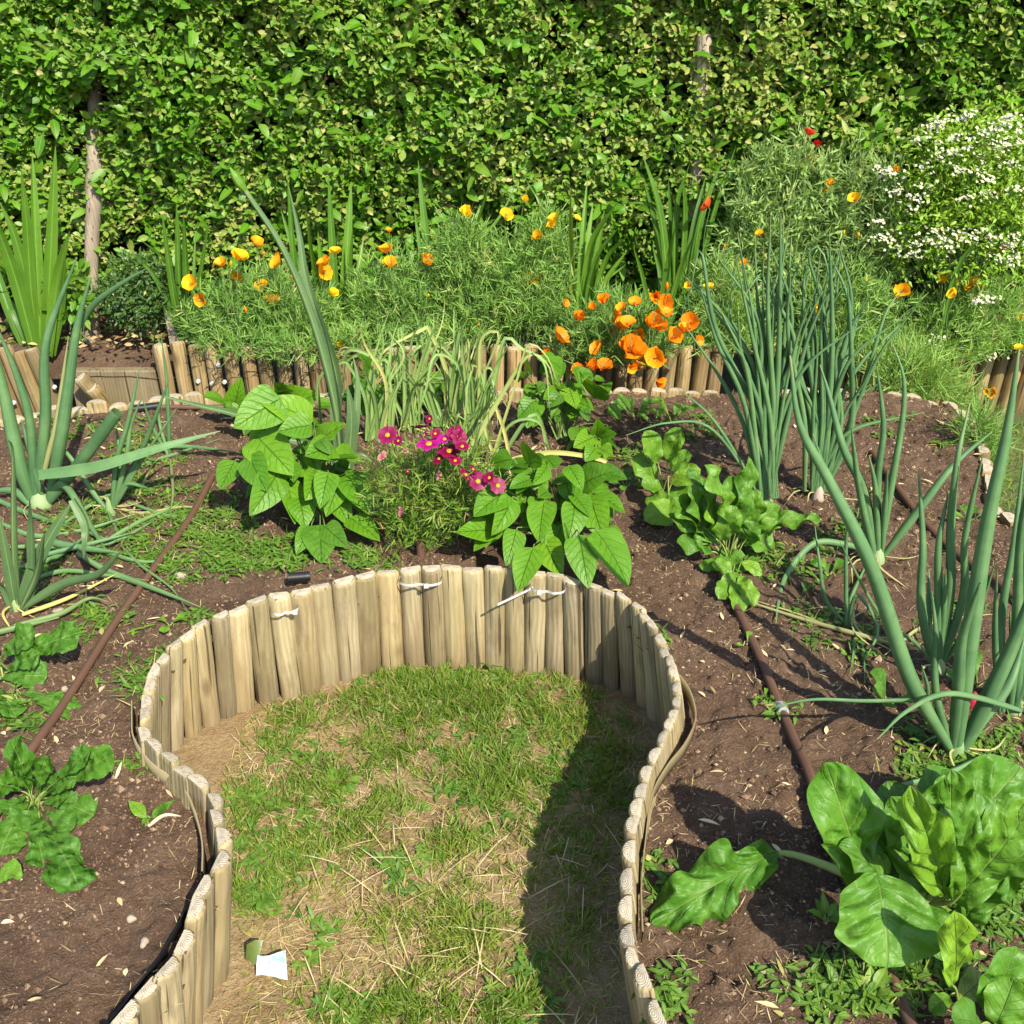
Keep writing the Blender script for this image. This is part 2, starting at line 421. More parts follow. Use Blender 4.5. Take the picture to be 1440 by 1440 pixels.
def tintmat(name, stops, rough=.8, trans=0., spec=.2):
    g = NT(name)
    sep = g.n('SeparateColor', g.n('Attribute', attribute_name='tint', o=None).outputs['Color'], o=None)
    col = g.ramp(sep.outputs[0], stops)
    p = g.n('BsdfPrincipled', i_Base_Color=col, i_Roughness=rough, i_Specular_IOR_Level=spec)
    return g.end(g.n('MixShader', trans, p, g.n('BsdfTranslucent', col)) if trans else p)
def petalmat(name, base, edge, trans=.35, rough=.5):
    g = NT(name); uv = g.n('SeparateXYZ', g.coord('UV'), o=None)
    st = g.noise(g.scaled(g.coord('UV'), (22, 1.5, 1)), 1, 2)
    f = g.mth('ADD', uv.outputs[1], g.mth('MULTIPLY', g.mth('SUBTRACT', st, .5), .5))
    col = g.ramp(f, [(.1, base), (.95, edge)])
    r = g.n('ObjectInfo', o=None).outputs['Random']
    col = g.n('HueSaturation', i_Color=col, i_Hue=g.mth('ADD', .492, g.mth('MULTIPLY', r, .018)), i_Value=g.mth('ADD', .85, g.mth('MULTIPLY', r, .25)))
    p = g.n('BsdfPrincipled', i_Base_Color=col, i_Roughness=rough, i_Specular_IOR_Level=.25)
    return g.end(g.n('MixShader', trans, p, g.n('BsdfTranslucent', col)))

M = {}
M['soil'] = soil_mat(); M['lawn'] = lawn_mat(); M['ground'] = ground_mat()
M['log'] = wood_mat('pine_log', (.37, .29, .16), (.235, .17, .082), (.47, .39, .24), grey=.05)
M['logend'] = end_mat('pine_log_end', (.44, .385, .29), (.27, .22, .155))
M['oldlog'] = wood_mat('weathered_log', (.32, .22, .10), (.19, .12, .05), (.42, .32, .17), green=.25)
M['plank'] = wood_mat('plank_wood', (.155, .11, .06), (.095, .062, .03), (.22, .165, .1), green=.2, grey=.15)
M['post'] = wood_mat('post_wood', (.33, .25, .17), (.20, .14, .09), (.46, .38, .28), green=.05, grey=.3)
M['band'] = plain('band', (.33, .26, .14), .6, .4, 40)
M['black'] = plain('black_plastic', (.012, .012, .013), .45, .2, 40)
M['white'] = plain('white_plastic', (.52, .52, .50), .4, .3, 60)
M['pipe'] = plain('brown_pipe', (.12, .062, .040), .5, .35, 30)
M['grey'] = plain('grey_clip', (.30, .30, .29), .5, .2)
M['stone'] = plain('stone', (.34, .29, .22), .85, .35, 50)
M['straw'] = tintmat('straw', [(0, (.22, .14, .06)), (.5, (.46, .35, .17)), (1, (.60, .50, .30))], .8, .1)
M['crumb'] = tintmat('soil_crumb', [(0, (.085, .05, .032)), (.6, (.165, .103, .066)), (1, (.33, .25, .165))], .95)
M['grass'] = leafmat('grass_blade', (.085, .18, .014), (.165, .265, .034), (.33, .35, .085), k=.88, rough=.5, trans=.35, mid=.0, dry=(.36, .28, .12))
M['weed'] = leafmat('weed_leaf', (.05, .125, .016), (.105, .215, .03), (.20, .33, .035), rough=.5, trans=.25, mid=.12)
M['hedge'] = leafmat('laurel_leaf', (.030, .105, .004), (.085, .235, .006), (.33, .31, .10), k=.86, rough=.45, trans=.2, mid=.10, spec=.3, dry=(.36, .29, .12), veincol=(.25, .32, .07))
M['twig'] = plain('twig', (.055, .042, .026), .9, .4, 40)
M['bean'] = leafmat('bean_leaf', (.050, .150, .009), (.105, .265, .012), (.20, .37, .016), k=.76, rough=.46, trans=.26, veins=7, vk=2.0, mid=.05, veincol=(.045, .12, .012), bumpy=1.0, spec=.3)
M['chard'] = leafmat('chard_leaf', (.045, .145, .014), (.09, .24, .020), (.21, .38, .025), k=.70, rough=.5, trans=.22, veins=6, vk=1.9, mid=.05, veincol=(.24, .38, .09), bumpy=.8, spec=.38, pucker=30)
M['radish'] = leafmat('radish_leaf', (.030, .105, .010), (.062, .175, .016), (.13, .27, .024), rough=.5, trans=.2, veins=5, vk=1.6, mid=.07, veincol=(.22, .34, .09), bumpy=.6, spec=.25, pucker=55)
M['stalk'] = leafmat('pale_stalk', (.17, .25, .05), (.28, .36, .10), (.42, .48, .2), rough=.45, trans=.12, mid=0, stripes=9)
M['onion'] = leafmat('onion_leaf', (.062, .150, .078), (.115, .235, .115), (.18, .31, .12), k=.70, rough=.5, trans=.12, mid=0, stripes=14, spec=.25, bloom=1.6, tipdry=.12, dry=(.42, .36, .15))
M['leek'] = leafmat('leek_leaf', (.075, .15, .075), (.125, .215, .10), (.20, .29, .10), tipdry=.1, rough=.5, trans=.2, mid=.1, stripes=16, spec=.35, dry=(.52, .43, .14))
M['bulb'] = tintmat('onion_neck', [(0, (.16, .26, .10)), (.5, (.22, .30, .14)), (1, (.40, .29, .27))], .5, .05)
M['garlic'] = leafmat('garlic_leaf', (.10, .20, .06), (.20, .32, .11), (.32, .42, .16), k=.9, rough=.5, trans=.25, mid=.1, stripes=12, dry=(.44, .40, .14))
M['iris'] = leafmat('iris_leaf', (.045, .12, .018), (.09, .21, .024), (.17, .33, .032), rough=.42, trans=.3, mid=.12, stripes=14, dry=(.42, .36, .1))
M['feather'] = leafmat('feathery_leaf', (.075, .18, .036), (.15, .29, .068), (.26, .39, .10), k=1.02, rough=.6, trans=.3, mid=0, dry=(.4, .36, .15))
M['greyleaf'] = leafmat('grey_poppy_leaf', (.10, .20, .055), (.20, .32, .105), (.32, .43, .16), k=1.0, rough=.65, trans=.3, mid=0)
M['bushleaf'] = leafmat('bush_leaf', (.055, .13, .010), (.13, .26, .018), (.26, .38, .035), k=.98, rough=.5, trans=.3, mid=.12)
M['herb'] = leafmat('herb_leaf', (.025, .07, .016), (.055, .125, .026), (.12, .21, .04), rough=.45, trans=.25, mid=.1)
M['cosfol'] = leafmat('cosmos_leaf', (.09, .20, .022), (.18, .32, .040), (.34, .42, .10), rough=.55, trans=.3, mid=0, dry=(.40, .27, .11))
M['stem'] = plain('green_stem', (.12, .20, .055), .5, .25, 40)
M['redstem'] = plain('bean_stem', (.15, .22, .06), .5, .25, 40)
M['orange'] = petalmat('orange_petal', (.78, .17, .004), (.90, .34, .008))
M['amber'] = petalmat('amber_petal', (.82, .26, .004), (.92, .48, .012))
M['yellow'] = petalmat('yellow_petal', (.86, .42, .004), (.92, .66, .02))
M['red'] = petalmat('red_petal', (.42, .012, .008), (.72, .035, .012))
M['scarlet'] = petalmat('scarlet_petal', (.70, .06, .012), (.85, .13, .03))
M['magenta'] = petalmat('magenta_petal', (.115, .001, .026), (.23, .003, .058), .10)
M['pinkmag'] = petalmat('pink_magenta_petal', (.22, .002, .10), (.38, .010, .22), .10)
M['faded'] = petalmat('faded_petal', (.34, .05, .10), (.55, .26, .28))
M['whitepetal'] = petalmat('white_petal', (.36, .37, .20), (.52, .50, .41), .12)
M['disc'] = plain('flower_disc', (.72, .33, .01), .7, .4, 400)
M['bud'] = plain('flower_bud', (.20, .26, .09), .6, .3, 80)

# ------------------------------------------------------------------ edging curves (photo pixels of the log tops -> world)
KEY_L = [(90,1500),(130,1462),(172,1424),(202,1385),(236,1353),(257,1314),(270,1275),(284,1243),(309,1204),(309,1175),(300,1144),(299,1119),(277,1098),(254,1080),(233,1061),(213,1045),(199,1024),(200,1003),(202,982),(207,961),(215,940),(227,922),(243,904),(261,890),(284,876),(306,865),(331,855),(360,841),(391,836)]
KEY_B1 = [(422,832),(453,822),(484,816),(514,806),(545,800),(576,796)]
KEY_B2 = [(606,796),(636,796),(666,797),(694,799),(723,800),(752,803)]
KEY_R = [(780,806),(807,813),(834,821),(857,829),(878,838),(896,850),(908,863),(919,877),(929,893),(937,910),(945,927),(951,946),(955,964),(955,982),(950,1000),(943,1018),(935,1036),(924,1056),(913,1080),(906,1106),(899,1133),(892,1163),(889,1196),(886,1231),(884,1269),(886,1307),(893,1342),(910,1378),(925,1418),(942,1460),(960,1500)]
top = lambda L, z=LOGH: [PZ(x, y, z) for x, y in L]
KEY = np.array(top(KEY_L)+top(KEY_B1)+top(KEY_B2)+top(KEY_R))
# the near ends of the bed, outside the photograph
KEYPOLY = np.vstack([[[-1.6, .55, .3]], [[-.75, .72, .3]], KEY, [[.32, .78, .3]], [[.6, .62, .3]], [[1.3, .55, .3]]])

OUT_PX = [(-180,600),(-100,602),(0,592),(60,581),(130,570),(190,563),(240,560),(300,557),(400,552),(520,549),(640,547),(760,546),(880,546),(1000,546),(1110,545),(1210,545),(1277,552),(1335,563),(1368,590),(1384,640),(1393,700),(1440,740),(1500,790)]
OUT = np.array([PZ(x, y, .25) for x, y in OUT_PX])

def poly_mask(X, Y, poly):
    ins = np.zeros(X.shape, bool); n = len(poly)
    for i in range(n):
        x1, y1 = poly[i][:2]; x2, y2 = poly[(i+1) % n][:2]
        if y1 == y2: continue
        c = ((y1 > Y) != (y2 > Y)) & (X < (x2-x1)*(Y-y1)/(y2-y1)+x1)
        ins ^= c
    return ins
BEDPOLY = [(-3.2, .5), (-3.2, 2.9)]+[(p[0], p[1]) for p in OUT]+[(1.9, 1.7), (1.9, .55), (1.3, .55)]+[(p[0], p[1]) for p in KEYPOLY[::-1]]+[(-1.6, .5)]
def soil_z(x, y):
    x = np.asarray(x, float); y = np.asarray(y, float)
    z = ZS+.035*(fbm(x*2.2, y*2.2, 3, 3)-.5)+.040*(fbm(x*13, y*13, 5, 4, .6)-.5)
    return z
def soil_zf(x, y):
    z = soil_z(x, y)+.022*(fbm(np.asarray(x)*38, np.asarray(y)*38, 9, 3, .8)-.5)+.035*np.clip(fbm(np.asarray(x)*55, np.asarray(y)*55, 19, 2, .6)-.56, 0, 1)
    return z

def heightgrid(name, mat, x0, x1, y0, y1, st, zf, mask=None):
    xs = np.arange(x0, x1, st); ys = np.arange(y0, y1, st)
    X, Y = np.meshgrid(xs, ys, indexing='ij')
    Z = zf(X, Y); n, m = X.shape
    i = np.arange(n-1)[:, None]*m+np.arange(m-1)[None]
    q = np.stack([i, i+m, i+m+1, i+1], -1)
    if mask is not None:
        k = mask(X[:-1, :-1]+st/2, Y[:-1, :-1]+st/2); q = q[k]
    else: q = q.reshape(-1, 4)
    mb = MB(); mb.add(np.stack([X, Y, Z], -1), q)
    return mb.build(name, mat)

# ground to the horizon
mb = MB(); R = 60.
mb.add([[-R, -R, -.03], [R, -R, -.03], [R, R, -.03], [-R, R, -.03]], [[0, 1, 2, 3]])
tag(mb.build('ground', M['ground'], smooth=False), 'grassy ground around the raised beds', 'ground', kind='structure')
tag(heightgrid('lawn', M['lawn'], -1.3, 1.2, .3, 2.35, .012, lambda X, Y: .006*(fbm(X*30, Y*30, 2, 3)-.5)+.014*(fbm(X*5, Y*5, 8, 3)-.5)), 'patchy dry lawn dirt inside the keyhole', 'lawn', kind='structure')
def bedmask(X, Y): return poly_mask(X, Y, BEDPOLY)
tag(heightgrid('bed_soil', M['soil'], -2.6, 1.9, .55, 3.3, .0072, soil_zf, bedmask), 'dark brown soil of the raised vegetable bed', 'soil', kind='structure')
tag(heightgrid('border_soil', M['soil'], -3.8, 3.9, 3.43, 4.9, .03, lambda X, Y: ZF+.05*(fbm(X*6, Y*6, 4, 4)-.5)-.10*np.clip((3.72-Y)/.24, 0, 1)*np.clip((X+1.75)/.05, 0, 1)*np.clip((-1.16-X)/.05, 0, 1)), 'dark soil of the flower border under the hedge', 'soil', kind='structure')
tag(heightgrid('path', M['ground'], -3.8, 3.9, 2.0, 3.6, .03, lambda X, Y: .02*(fbm(X*9, Y*9, 6, 3)-.5)-.004), 'narrow grass path between the two beds', 'path', kind='structure')

# ------------------------------------------------------------------ half logs
def log_mesh(name, r, h, seed, mats, deep=.35, chamf=.22):
    rs = random.Random(seed); K = 14
    a = np.linspace(-np.pi*(.5+deep*.28), np.pi*(.5+deep*.28), K)
    prof = np.stack([np.sin(a), -np.cos(a)], 1)*r                    # round face looks to local -Y
    wob = np.array([1+.035*math.sin(3*x+seed)+rs.uniform(-.015, .015) for x in a])
    prof = prof*wob[:, None]
    zs = [-.03, h*.12, h*.35, h*.6, h*.82, h-r*chamf*1.3, h-r*.10, h]
    sc = [1.0, 1.0, .99, 1.0, .99, 1.0, .93, 1-chamf]
    tl = (rs.uniform(-.12, .12), rs.uniform(-.12, .12))
    V = []; 
    for z, s in zip(zs, sc):
        jx, jy = rs.uniform(-.0008, .0008), rs.uniform(-.0008, .0008)
        for p in prof:
            zz = z+(p[0]*tl[0]+p[1]*tl[1] if z > h*.7 else 0)
            V.append((p[0]*s+jx, p[1]*s+jy, zz))
    F = []
    for i in range(len(zs)-1):
        for k in range(K):
            k2 = (k+1) % K
            F.append((i*K+k, i*K+k2, (i+1)*K+k2, (i+1)*K+k))
    mb = MB(); mb.add(V, np.array(F))
    tp = np.array(V[-K:])
    c = tp.mean(0)+np.array([0, 0, .0008+rs.uniform(0, .0015)])
    mb.add(np.vstack([tp, c]), np.array([(k, (k+1) % K, K) for k in range(K)]), mi=1)
    o = mb.build(name, mats); me = o.data
    pol = np.zeros(len(me.polygons), bool); me.polygons.foreach_get('use_smooth', pol)
    for p in me.polygons:
        vs_ = [v % K for v in p.vertices] if p.index < (len(zs)-1)*K else [0]
        if p.index >= (len(zs)-1)*K or ({0, K-1} <= set(vs_)): p.use_smooth = False
    bpy.data.objects.remove(o)
    return me
LOGS = [log_mesh('log', .0272, .30, s, [M['log'], M['logend']]) for s in range(9)]
FLOGS = [log_mesh('log', .0272, .30, 20+s, [M['oldlog'], M['logend']]) for s in range(6)]

def strip_curve(mb, P, h, th):
    """upright thin band along world points P (top edge)"""
    C = cr(P, 4*len(P)); T = nrmz(np.gradient(C, axis=0)); Nn = np.stack([T[:, 1], -T[:, 0], 0*T[:, 0]], 1)
    sec = [(0, 0), (th, 0), (th, -h), (0, -h), (0, 0)]
    G = np.stack([C+Nn*a+np.array([0, 0, b]) for a, b in sec], 1)
    uv = np.zeros((len(C), 5, 2))
    mb.grids(G[None], uv)

def roll(label, tops, flip=None, meshes=LOGS, z0=0.0, wid=None, group=None, cen=None, hj=.004):
    tops = np.array(tops)
    c = tops.mean(0)
    t = thing('log_edging', label, 'log edging', (c[0], c[1], z0), group)
    T = nrmz(np.gradient(tops, axis=0))
    gaps = np.linalg.norm(np.diff(tops[:, :2], axis=0), axis=1)
    for i, p in enumerate(tops):
        g = []
        if i > 0: g.append(gaps[i-1])
        if i < len(gaps): g.append(gaps[i])
        wd = np.mean(g)*.985
        wd = min(max(wd, .038), .060)
        o = bpy.data.objects.new('log', meshes[(i*5+random.randrange(3)) % len(meshes)])
        COL.objects.link(o); o.parent = t
        inw = np.array([-T[i][1], T[i][0]])
        if cen is not None and np.dot(inw, np.array(cen)-p[:2]) < 0: inw = -inw
        # local -Y looks to inw
        ang = math.atan2(inw[1], inw[0])+math.pi/2
        o.location = (p[0]-c[0], p[1]-c[1], 0)
        o.rotation_euler = (random.uniform(-.025, .025), random.uniform(-.02, .02), ang+random.uniform(-.06, .06))
        hh = (p[2]-z0)/.30+random.uniform(-hj, hj)/.3
        s = wd/.0544
        o.scale = (s, s*random.uniform(.97, 1.03), hh)
    return t
G_K = 'log roll edgings round the keyhole lawn'
def inward(tops):    # curve runs clockwise: inside is to the right of the walk
    return tops
def keyroll(label, px, cut=None):
    tops = np.array(top(px)); c = tops.mean(0)
    t = thing('log_edging', label, 'log edging', (c[0], c[1], 0.), G_K)
    allp = KEYPOLY
    for i, p in enumerate(tops):
        k = int(np.argmin(np.linalg.norm(allp-p, axis=1)))
        T = nrmz(allp[k+1]-allp[k-1])
        inw = np.array([T[1], -T[0]])
        wd = .5*(np.linalg.norm(allp[k+1]-p)+np.linalg.norm(allp[k-1]-p))
        wd = min(max(wd, .040), .060)*1.05
        o = bpy.data.objects.new('log', LOGS[(i*4+random.randrange(4)) % len(LOGS)])
        COL.objects.link(o); o.parent = t
        o.location = (p[0]-c[0], p[1]-c[1], 0)
        ln = .05+.12*min(1, abs(inw[0])**1.3)+random.uniform(-.015, .015)
        o.location = (p[0]-c[0]-inw[0]*.3*math.sin(ln), p[1]-c[1]-inw[1]*.3*math.sin(ln), 0)
        o.rotation_euler = (ln, random.uniform(-.02, .02), math.atan2(inw[1], inw[0])+math.pi/2+random.uniform(-.07, .07))
        s = wd/.0544*1.0
        o.scale = (s*1.03, s*random.uniform(.70, .80), 1+random.uniform(-.018, .018))
    return t
kl = keyroll('S-curved run of pale half logs beside the soil with the radish plants', KEY_L)
kb1 = keyroll('short run of half logs between the two white ties, below the purple flowers', KEY_B1)
kb2 = keyroll('short run of half logs under the tip-hung bean plant, beside the double tie', KEY_B2)
kr = keyroll('curved run of half logs that shades the lawn, beside the brown drip pipe', KEY_R)
mb = MB(); strip_curve(mb, [PZ(x, y, .268) for x, y in [(186,985),(186,1010),(189,1037),(215,1073),(255,1101),(274,1138),(285,1183),(285,1225)]], .05, .0025)
mb.build('band', M['band'], kl)
mb = MB(); strip_curve(mb, [PZ(x, y, .245) for x, y in [(262,1278),(234,1330),(197,1382),(152,1440),(100,1490)]], .03, .002)
mb.build('liner', M['black'], kl)
mb = MB(); strip_curve(mb, [PZ(x, y, .262) for x, y in [(956,948),(971,970),(979,998),(977,1018),(963,1046),(939,1076),(918,1116),(909,1178),(903,1244),(905,1310)]], .030, .0022)
mb.build('band', M['band'], kr)

# outer edge of the vegetable bed: low half-log tops, and the tilted rolls of the flower border
def resample(P, step):
    P = np.array(P); s = np.concatenate([[0], np.cumsum(np.linalg.norm(np.diff(P, axis=0), axis=1))])
    n = max(2, int(round(s[-1]/step))); u = np.linspace(0, s[-1], n)
    return np.stack([np.interp(u, s, P[:, k]) for k in range(3)], 1)
G_O = 'log roll edgings along the outer rim of the vegetable bed'
cb = (0, 1.6)
roll('low rim of half-log tops between the onions and the dark plank', resample(OUT[0:8], .056), meshes=LOGS, group=G_O, cen=(-1.2, 6), hj=.012)
roll('low rim of half logs behind the bean and garlic plants', resample(OUT[8:14]-[0, 0, .012], .056), meshes=FLOGS, group=G_O, cen=(0, 6), hj=.01)
roll('rim of half logs turning the corner by the far brown soil and the grass', resample(OUT[14:]-[0, 0, .014], .056), meshes=FLOGS, group=G_O, cen=(4, 3.2), hj=.01)

G_F = 'log roll edgings along the front of the flower border'
def fence_roll(label, x0, x1, y0, y1, h0, h1, tilt, n=None):
    P0 = np.array([x0, y0, 0.]); P1 = np.array([x1, y1, 0.])
    n = n or int(abs(x1-x0)/.052)
    c = (P0+P1)/2
    t = thing('log_edging', label, 'log edging', c, G_F)
    for i in range(n):
        f = i/(n-1); p = P0*(1-f)+P1*f
        o = bpy.data.objects.new('log', FLOGS[(i*5+random.randrange(3)) % len(FLOGS)]); COL.objects.link(o); o.parent = t
        tl = tilt(f) if callable(tilt) else tilt
        o.location = (p[0]-c[0], p[1]-c[1]+random.uniform(-.004, .004), 0)
        o.rotation_euler = (random.uniform(-.03, .05), tl+random.uniform(-.015, .015), random.uniform(-.1, .1))
        s = .95
        o.scale = (s, s, (h0*(1-f)+h1*f)/.3*random.uniform(.97, 1.03))
    return t
YE = 3.43
X = lambda px, z=.3, y=YE: PY(px, 490, y)[0]
f1 = fence_roll('weathered log edging leaning over at the empty end of the border, beside the plank', X(-640), X(64), YE, YE, .31, .29, lambda f: -.15*f**3)
f2 = fence_roll('weathered log edging with white nail caps under the orange poppies', X(226), X(470), YE, YE-.01, .305, .30, lambda f: -.01)
f3 = fence_roll('log edging mostly hidden behind the garlic leaves', X(482), X(770), YE-.01, YE, .30, .30, lambda f: 0.)
f4 = fence_roll('log edging below the deep orange poppy cluster', X(782), X(1010), YE, YE+.03, .31, .30, lambda f: .02)
f5 = fence_roll('log edging showing under the feathery foliage near the white bush', X(1180), X(2200), YE+.13, YE+.10, .25, .25, lambda f: .03)
def caps(par, pts, y):
    for x, yy in pts:
        p = PY(x, yy, y); mb = MB(); 
        tube(mb, [p, p+np.array([0, -.007, 0])], [.0085, .0065], k=10, n=3)
        mb.build('nail_cap', M['white'], par)
caps(f2, [(279,536),(298,539),(316,537),(307,513)], YE-.028)
caps(f1, [(20,566),(77,544),(67,551)], YE-.035)
# fallen logs by the plank
for lab, (xa, ya), (xb, yb) in [('fallen half log lying against the dark plank, pale end up', (112,530), (150,575)), ('lowest fallen half log slumped beside the plank with a pale cut end', (128,545), (158,583))]:
    a = PY(xa, ya, YE-.06); b = PY(xb, yb, YE-.02); b[2] = max(b[2], .03); b = a+(b-a)
    o = bpy.data.objects.new('fallen_log', FLOGS[2]); COL.objects.link(o)
    d = Vector(a-b); o.location = b; o.rotation_mode = 'QUATERNION'; o.rotation_quaternion = d.to_track_quat('Z', 'X')
    o.scale = (1, 1, d.length/.3); tag(o, lab, 'log')
# plank riser
pa = PY(112, 518, YE+.03); pb = PY(212, 512, YE+.03)
mb = MB()
x0, x1, z1 = pa[0]-.03, pb[0]+.02, pa[2]
def box(mb, a, b, bev=.004):
    a = np.array(a); b = np.array(b)
    V = []
    for z, e in ((a[2], 0), (b[2]-bev, 0), (b[2], bev)):
        V += [(a[0]+e, a[1]+e, z), (b[0]-e, a[1]+e, z), (b[0]-e, b[1]-e, z), (a[0]+e, b[1]-e, z)]
    F = [(3, 2, 1, 0), (8, 9, 10, 11)]+[(i*4+k, i*4+(k+1) % 4, (i+1)*4+(k+1) % 4, (i+1)*4+k) for i in range(2) for k in range(4)]
    mb.add(V, np.array(F))
box(mb, (x0, YE+.005, -.02), (x1, YE+.045, z1))
tag(mb.build('plank', M['plank'], origin=((x0+x1)/2, YE+.02, 0), smooth=False), 'dark weathered wooden plank on edge closing the gap in the log edging', 'plank')

# posts in the hedge and small stakes
def post(name, label, bpx, tpx, Y, r, z0=None, lean=.03):
    b = PY(*bpx, Y); tpt = PY(*tpx, Y+lean)
    if z0 is not None: b[2] = z0
    n = 14; mb = MB()
    pts = [b+(tpt-b)*f+np.array([random.uniform(-.006, .006), random.uniform(-.005, .005), 0]) for f in np.linspace(0, 1, n)]
    tube(mb, pts, [r*1.08, r, r*.97, r*.92], k=14, n=40, flat=.8)
    V = mb.v[0]; ang = np.arctan2(V[:, 1]-b[1], V[:, 0]-np.interp(V[:, 2], [p[2] for p in pts], [p[0] for p in pts]))
    mb.v[0] = V*1.0
    V[:, :2] += .0035*np.stack([np.sin(ang*5+V[:, 2]*9), np.cos(ang*7+V[:, 2]*5)], 1)
    mb.v[0] = V
    o = mb.build(name, M['post'], origin=b)
    return tag(o, label, 'post')
post('wooden_post', 'grey-brown weathered wooden post in the hedge behind the tall sword-leaf clump', (126,478), (136,110), 3.665, .033, ZF-.05, lean=.31)
post('wooden_post', 'weathered wooden post half buried in the hedge above the red-orange poppy', (972,330), (990,50), 3.85, .034, lean=.0)
def stake(label, px, pytop, w_, Y):
    p = PY(px, pytop, Y); hw = w_/2*pxm(p); mb = MB()
    b = np.array([p[0], p[1], ZF-.03])
    V = []
    for z, s in ((b[2], 1), (p[2]-.012, 1), (p[2], .6)):
        for sx, sy in ((-1, -1), (1, -1), (1, 1), (-1, 1)): V.append((p[0]+sx*hw*s, p[1]+sy*hw*.7*s, z+.006*sx*(z > ZF+.02)))
    F = [(8, 9, 10, 11)]+[(i*4+k, i*4+(k+1) % 4, (i+1)*4+(k+1) % 4, (i+1)*4+k) for i in range(2) for k in range(4)]
    mb.add(V, np.array(F))
    return tag(mb.build('wooden_stake', M['post'], origin=b, smooth=False), label, 'stake')
stake('short pale wooden stake between the dark herb bush and the orange poppies', 238, 426, 15, 3.56)
stake('short grey pointed stake standing among the orange poppies', 318, 426, 12, 3.56)

# drip pipes, ties, litter
def gpt(px, py, up=.008, z=ZS):
    p = PZ(px, py, z); p[2] = soil_z(p[0], p[1])+up
    return p
def pipe(label, pts, r=.0085, mat='pipe', name='drip_pipe', up=.013, cat='drip pipe', group=None):
    P = [gpt(*q, up=up) for q in pts]; mb = MB(); tube(mb, P, r, k=12, n=10*len(P))
    return tag(mb.build(name, M[mat], origin=P[0]), label, cat, group)
dp = pipe('brown drip pipe running over the soil from the mid chard to the big chard', [(1000,790),(1020,830),(1040,872),(1068,930),(1094,990),(1115,1045),(1137,1102),(1160,1170),(1188,1240),(1230,1330),(1262,1410),(1300,1500)], r=.0095)
p1 = gpt(1094, 990); p2 = gpt(1101, 1008)
mb = MB(); tube(mb, [p1+[0, 0, .001], p2+[0, 0, .001]], .0112, k=12, n=4); mb.build('joint', M['grey'], dp, origin=p1).location = p1-np.array(dp.location)
bpy.data.objects['joint'].parent = dp
pipe('brown drip pipe crossing the soil from the fallen onion leaves past the radishes', [(300,680),(270,730),(222,800),(160,885),(100,980),(55,1055),(10,1110),(-40,1170)], r=.0092)
pipe('thin brown drip pipe on the far side of the tall onions', [(1225,640),(1255,688),(1300,738),(1350,785),(1400,828),(1460,880)], r=.0088)
pipe('short brown pipe with the black connector along the rim behind the onion leaves', [(205,579),(240,577),(275,577),(330,574)], r=.008)
pipe('black pipe connector in front of the low log rim', [(190,581),(226,577)], r=.013, mat='black', name='pipe_connector', up=.012, cat='connector')
pipe('black dripper fitting behind the tied half logs at the bend', [(408,829),(438,826)], r=.012, mat='black', name='pipe_fitting', up=.03, cat='pipe fitting')
pp = PZ(592, 785, .235); mb = MB(); tube(mb, [pp-[0, 0, .05], pp+[0, .01, .045]], .011, k=12, n=5); tag(mb.build('pipe_stub', M['pipe'], origin=pp), 'short upright brown pipe stub under the purple flowers', 'pipe stub')

def tie(label, pa, pb, lock, tail=None):
    a = PZ(*pa, .30); b = PZ(*pb, .30); a[2] = b[2] = .276; nrm_ = nrmz(np.cross(b-a, [0, 0, 1.])); 
    if nrm_[1] > 0: nrm_ = -nrm_
    t = thing('cable_tie', label, 'cable tie', (a+b)/2)
    r = .031; mb = MB(); d = nrmz(b-a); L = np.linalg.norm(b-a)
    pts = [a+d*-.004-nrm_*.02, a-d*.006+nrm_*r*.6, a+d*L*.22+nrm_*(r+.001), a+d*L*.5+nrm_*(r-.004), a+d*L*.78+nrm_*(r+.001), b+d*.006+nrm_*r*.6, b+d*.004-nrm_*.02]
    strap(mb, pts, .0055, fold=0, n=40, face=[0, 0, 1.], prof=lambda t_: np.ones_like(t_))
    C = cr(pts, 40); mb2 = MB(); wv = np.array([0, 0, 1.])
    for C_ in (C,):
        G = np.stack([C_+wv*.0028, C_-wv*.0028], 1); G2 = np.stack([C_+wv*.0028+nrm_*.0014, C_-wv*.0028+nrm_*.0014], 1)
        mb2.grids(np.stack([G, G2]), np.zeros((40, 2, 2)))
    if tail is not None:
        P = [PZ(*q, z) for q, z in tail]; Cc = cr(P, 16)
        for k in (0, .0016): mb2.grids(np.stack([Cc+wv*.003+nrm_*k, Cc-wv*.003+nrm_*k], 1)[None], np.zeros((16, 2, 2)))
    mb2.build('strap', M['white'], t)
    c = a+d*L*lock+nrm_*(r+.003); mb3 = MB(); s = .0052
    box(mb3, c-[s, s*.6, s], c+[s, s*.6, s], .002)
    mb3.build('lock', M['white'], t, smooth=False)
tie('white cable tie round two half logs right below the purple flowers', (565,800), (617,800), .68)
tie('white cable tie on the half logs beside the black fitting', (383,842), (412,836), .9)
tie('white cable tie with a long loose tail under the bean leaves', (752,808), (792,812), .25, [((772,812), .272), ((742,830), .262), ((700,850), .250)])

